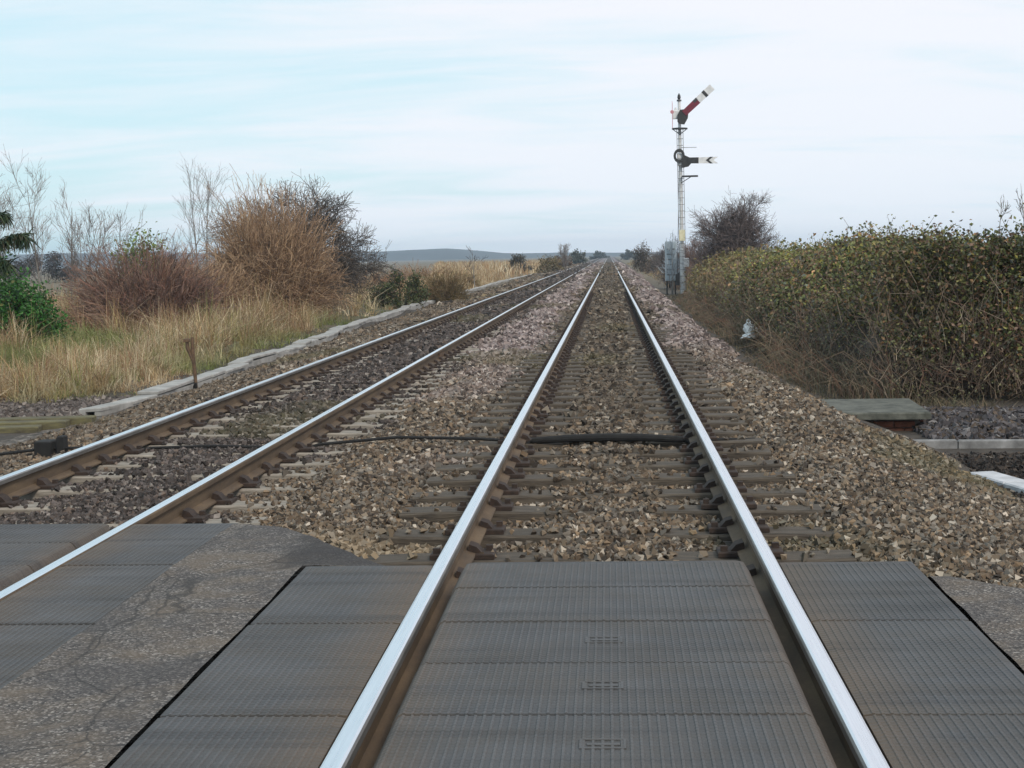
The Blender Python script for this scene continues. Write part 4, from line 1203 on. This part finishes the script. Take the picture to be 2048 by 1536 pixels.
c = c*(1-yel) + np.array([[.30, .30, .075]])*yel
brn = (np.clip(vnoise(p[:, 0]*1.1+p[:, 1], p[:, 2]*.8, 108, 1.0)-.15, 0, .75))[:, None]
c = c*(1-brn) + np.array([[.20, .135, .085]])*brn
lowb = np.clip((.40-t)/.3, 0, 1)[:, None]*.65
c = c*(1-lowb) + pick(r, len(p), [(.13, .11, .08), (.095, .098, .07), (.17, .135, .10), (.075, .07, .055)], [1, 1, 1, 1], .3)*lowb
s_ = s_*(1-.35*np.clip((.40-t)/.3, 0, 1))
warm = (np.clip((p[:, 1]-40)/12, 0, 1)*.5)[:, None]
c = c*(1-warm) + np.array([[.17, .13, .055]])*warm
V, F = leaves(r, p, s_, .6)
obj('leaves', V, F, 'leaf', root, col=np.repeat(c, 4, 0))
# canes and stems on the hedge front
n = 2600
p, t = hedge_surface(r, n, 20, 60, .2)
p2, t2 = hedge_end(r, 1700, .2)
p = np.concatenate([p, p2]); n = len(p)
p[:, 2] = np.minimum(p[:, 2], r.uniform(-.55, .75, n))
d = norm(np.stack([r.normal(0, .35, n), r.normal(0, .35, n), r.uniform(.2, 1, n)], 1))
ln = r.uniform(.25, .75, (n, 1))
out = np.array([[-.12, -.06, 0]])
P = np.stack([p+out, p+d*ln*.35+out, p+d*ln*.7+out*1.3+r.normal(0, .04, (n, 3)), p+d*ln+out+r.normal(0, .1, (n, 3))], 1)
R = np.tile(np.array([[.0040, .0035, .003, .0018]]), (n, 1))*r.uniform(.6, 1.5, (n, 1))
V, F = strands(P, R, 3)
obj('canes', V, F, 'twig', root, col=np.repeat(pick(r, n, [(.15, .115, .085), (.20, .155, .115), (.11, .085, .07), (.28, .225, .17), (.18, .105, .08)], [3, 2, 3, 1, 1.5]), 12, 0))
n = 2600
yy = 19.5 + 42*r.uniform(0, 1, n)**1.3
xx = HX(yy) + r.uniform(-.75, .25, n)*np.interp(yy, [19, 24], [.5, 1])
p = np.stack([xx, yy, np.full(n, -.56)], 1)
hh = r.uniform(.15, .65, n)*np.clip((xx-HX(yy)+.95)/.9, .2, 1)
hh = np.where((yy > 26) & (yy < 31.6) & (np.abs(xx-2.9*yy/31.5) < .32), hh*.12, hh)   # trodden round the bag
d = np.stack([r.normal(-.25, .4, n), r.normal(0, .5, n), np.ones(n)], 1)
P = np.stack([p, p+d*(hh*.5)[:, None]*np.array([[.6, .6, 1.2]]), p+d*hh[:, None]*np.array([[.9, .9, 1.0]]), p+d*hh[:, None]*np.array([[1.5, 1.5, .8]])], 1)
V, F = strands(P, np.tile([[.006, .005, .004, .003]], (n, 1))*np.clip(yy/28, .7, 1.6)[:, None], 3)
obj('straggly_stems', V, F, 'twig', root, col=np.repeat(pick(r, n, [(.20, .15, .105), (.14, .105, .08), (.25, .20, .14), (.12, .115, .08), (.19, .11, .08)], [2, 2, 1, 2, 1.2]), 12, 0))
# sprigs standing up out of the hedge top
n = 900
p, t = hedge_surface(r, 12000, 19.8, 66, .05)
p = p[t > .78][:n]; n = len(p)
d = norm(np.stack([r.normal(0, .5, n), r.normal(0, .5, n), r.uniform(.3, 1, n)], 1))
ln = r.uniform(.08, .48, (n, 1))**1.0
P = np.stack([p, p+d*ln*.5, p+d*ln+r.normal(0, .03, (n, 3))], 1)
V1, F1 = strands(P, np.tile([[.005, .004, .003]], (n, 1)), 3)
c1 = np.repeat(pick(r, n, [(.08, .07, .05), (.12, .10, .05)], [1, 1]), 9, 0)
ends = np.repeat(P[:, 1:].reshape(-1, 3), 2, 0) + r.normal(0, .03, (n*4, 3))
V2, F2 = leaves(r, ends, .06, .4)
V, F, C = merge([(V1, F1, c1), (V2, F2, np.repeat(pick(r, n*4, LEAFC, [4, 4, 3, 1.6, .5, .8, .8, 2], .25), 4, 0))])
obj('sprigs', V, F, 'leaf', root, col=C)
bare_tree('thin bare twig standing out of the hedge top at the right', (5.25, 21, 1.3), .85, [(0, .05, 0, 1.0)], 105, DARK, 4, 3, 2, .004, .012, group='bare saplings')
bare_tree('curved bare twig above the hedge at the right picture edge', (5.42, 20.2, 1.3), 1.05, [(0, -.08, 0, 1.0)], 106, DARK, 3, 3, 2, .005, .014, group='bare saplings')

# ------------------------------------------------------------------ grasses
def blades(r, x, y, z, h, w_, lean=.35, K=4, a=None):
    n = len(x)
    if a is None:
        a = r.uniform(0, 2*math.pi, n)
    dr = np.stack([np.cos(a), np.sin(a), 0*a], 1)
    b = a + r.uniform(.6, 2.5, n)
    wd = np.stack([np.cos(b), np.sin(b), 0*b], 1)
    ln = lean*np.abs(r.normal(1, .7, n))
    base = np.stack([x, y, z], 1)
    V = []
    for k in range(K):
        t = k/(K-1)
        c = base + dr*(ln*h*t**2)[:, None] + np.array([[0, 0, 1.]])*(h*(t-.25*t*t*np.minimum(ln, 1.5)))[:, None]
        ww = (w_*(1-.8*t))[:, None]*wd*.5
        V += [c-ww, c+ww]
    V = np.stack(V, 1)
    i = np.arange(n)[:, None]*2*K
    F = np.concatenate([np.concatenate([i+2*k, i+2*k+1, i+2*k+3, i+2*k+2], 1) for k in range(K-1)], 0)
    return V.reshape(-1, 3), F, 2*K
STRAW = [(.48, .375, .235), (.40, .29, .16), (.56, .47, .33), (.30, .19, .105), (.35, .235, .13), (.25, .14, .09), (.28, .25, .11), (.17, .19, .065)]
r = np.random.default_rng(120)
tx = lambda y: np.interp(y, path[:, 1], path[:, 0])
def bank(n, y0, y1, wmax):
    y = r.uniform(y0, y1, n)
    xr_ = np.where(y < 19.1, -6.9, tx(y)-.30)
    x = xr_ - r.uniform(0, 1, n)**.85*wmax
    k = in_view(x, y, 2.0)
    x, y = x[k], y[k]
    return x, y, (np.where(y < 19.1, -6.9, tx(y)-.30)-x)
lst = []
PER = 16
for n, y0, y1, wmax, ww in ((28000, 20.3, 30, 7.5, .012), (30000, 30, 46, 12, .017), (12000, 46, 75, 16, .028)):
    x, y, d = bank(n//PER*2, y0, y1, wmax)
    k = r.choice(len(x), min(len(x), n//PER), replace=False)
    x, y, d = x[k], y[k], d[k]
    cl = vnoise(x, y, 130, 1.1)
    h = np.interp(y, [20, 24, 32, 45, 75], [.42, .60, .92, 1.0, 1.0])*np.clip(d/1.8, .10, 1)*(1+.35*cl)*r.uniform(.45, 1.25, len(x))
    lawn = (x < -9.0-.10*(y-24)) & (y > 24.0) & (y < 38) & (vnoise(x, y, 131, .7) > -.45)
    h = np.where(lawn, h*.45, h)
    c = pick(r, len(x), STRAW, [3, 2, 4, 1.8, 1.8, 1.8, 1.6, 1.3], .3)
    red = np.clip((y-31)/8, 0, 1)*np.clip(.5+vnoise(x, y, 133, .8), 0, 1)
    f = (red*.6)[:, None]; c = c*(1-f) + np.array([[.27, .15, .09]])*f
    g = (np.clip(1.25-d/1.3, 0, 1)*np.clip(.55+.9*vnoise(x, y, 134, .9), 0, 1))
    g = np.maximum(g, lawn*.8)[:, None]
    c = c*(1-g) + np.array([[.15, .19, .06]])*g*r.uniform(.6, 1.3, (len(x), 1))
    lean = r.uniform(.15, 1.5, len(x))
    X2 = np.repeat(x, PER); Y2 = np.repeat(y, PER); m_ = len(X2)
    a = r.uniform(0, 2*math.pi, m_); rad = r.uniform(0, .13, m_)*np.repeat(np.clip(y/30, .8, 1.6), PER)
    X2 = X2 + np.cos(a)*rad; Y2 = Y2 + np.sin(a)*rad
    V, F, kk = blades(r, X2, Y2, ter_z(X2, Y2)-.02, np.repeat(h, PER)*r.uniform(.5, 1.15, m_), ww*r.uniform(.6, 1.4, m_), np.repeat(lean, PER), 3, a + r.normal(0, .5, m_))
    lst.append((V, F, np.repeat(np.repeat(c, PER, 0)*r.uniform(.75, 1.3, (m_, 1)), kk, 0)))
V, F, C = merge(lst)
tag(obj('dead_grass', V, F, 'blade', col=C), 'straw-coloured dead grass and dock stems covering the left bank', 'grass', kind='stuff')
lst = []
for n, y0, y1, x0, x1, hh, ww, cc in ((9000, 72, 130, -7.5, -18, 1.0, .05, STRAW[:5]), (8000, 130, 330, -6.6, -36, 1.3, .12, STRAW[:5]), (3500, 78, 150, 3.4, 8.5, .8, .05, [(.34, .25, .15), (.25, .19, .11), (.20, .20, .09), (.28, .17, .10)]),
                             (2500, 150, 330, 3.4, 14, 1.0, .1, [(.34, .25, .15), (.25, .19, .11), (.20, .20, .09)])):
    y = r.uniform(y0, y1, n); x = r.uniform(min(x0, x1), max(x0, x1), n)
    if x0 < 0:
        x = np.minimum(np.maximum(x, -.11*y), tx(y)-.30-r.uniform(0, 3, n)**1.5*.4)
        h = hh*np.clip((tx(y)-x)/1.6, .15, 1)*r.uniform(.6, 1.15, n)
    else:
        h = hh*np.clip((x-3.3)/1.5, .15, 1)*r.uniform(.6, 1.15, n)
    V, F, kk = blades(r, x, y, ter_z(x, y)-.03, h, ww*r.uniform(.6, 1.4, n), .4, 3)
    lst.append((V, F, np.repeat(pick(r, n, cc, [1]*len(cc), .2), kk, 0)))
V, F, C = merge(lst)
tag(obj('golden_grass', V, F, 'blade', col=C), 'pale golden grass along the far lineside', 'grass', kind='stuff')
# rough verge along the hedge foot
n = 20000
y = 17.5 + 55*r.uniform(0, 1, n)**1.4; x = r.uniform(0, 1, n)**.7
xe = np.interp(y, [17, 20, 25, 80], [2.45, 2.25, 1.95, 2.05])
h = r.uniform(.05, .30, n)*np.clip(x, .18, 1)
x = xe + x*(HX(y)+.45-xe)
k = ~((y < 18.8) & (x < 3.7))
x, y, h = x[k], y[k], h[k]; n = len(x)
V, F, kk = blades(r, x, y, np.maximum(ter_z(x, y), np.where(x < 3.2, bed_z(x, y), -9))-.02, h, r.uniform(.008, .02, n)*np.clip(y/25, 1, 2.2), .8, 3)
C = np.repeat(pick(r, n, [(.11, .10, .06), (.085, .088, .055), (.17, .13, .085), (.10, .075, .055), (.24, .19, .12)], [2.5, 2, 3, 3, 1.2], .25), kk, 0)
tag(obj('verge_weeds', V, F, 'blade', col=C), 'dull green weeds and dry stalks along the hedge foot', 'weeds', kind='stuff')

# ------------------------------------------------------------------ haze
me = mesh('haze', *box(-1950, 1950, -320, 2050, -3.0, 19.5), 'stone')
me.materials.clear()
hm = bpy.data.materials.new('haze')
hm.use_nodes = True
hm.node_tree.nodes.clear()
ht = NT(hm.node_tree)
pvn = ht.n('ShaderNodeVolumePrincipled', {'Color': (.66, .82, 1.0, 1), 'Density': 3.6e-4, 'Anisotropy': 0.0})
ht.n('ShaderNodeOutputMaterial', {'Volume': pvn.outputs[0]})
me.materials.append(hm)
tag(link(bpy.data.objects.new('haze', me)), kind='stuff')

tot = 0
for o in bpy.data.objects:
    if o.type == 'MESH':
        tot += sum(len(p.vertices)-2 for p in o.data.polygons) if len(o.data.polygons) < 5000 else len(o.data.polygons)*2
print('TRIS', tot, 'OBJS', len(bpy.data.objects))
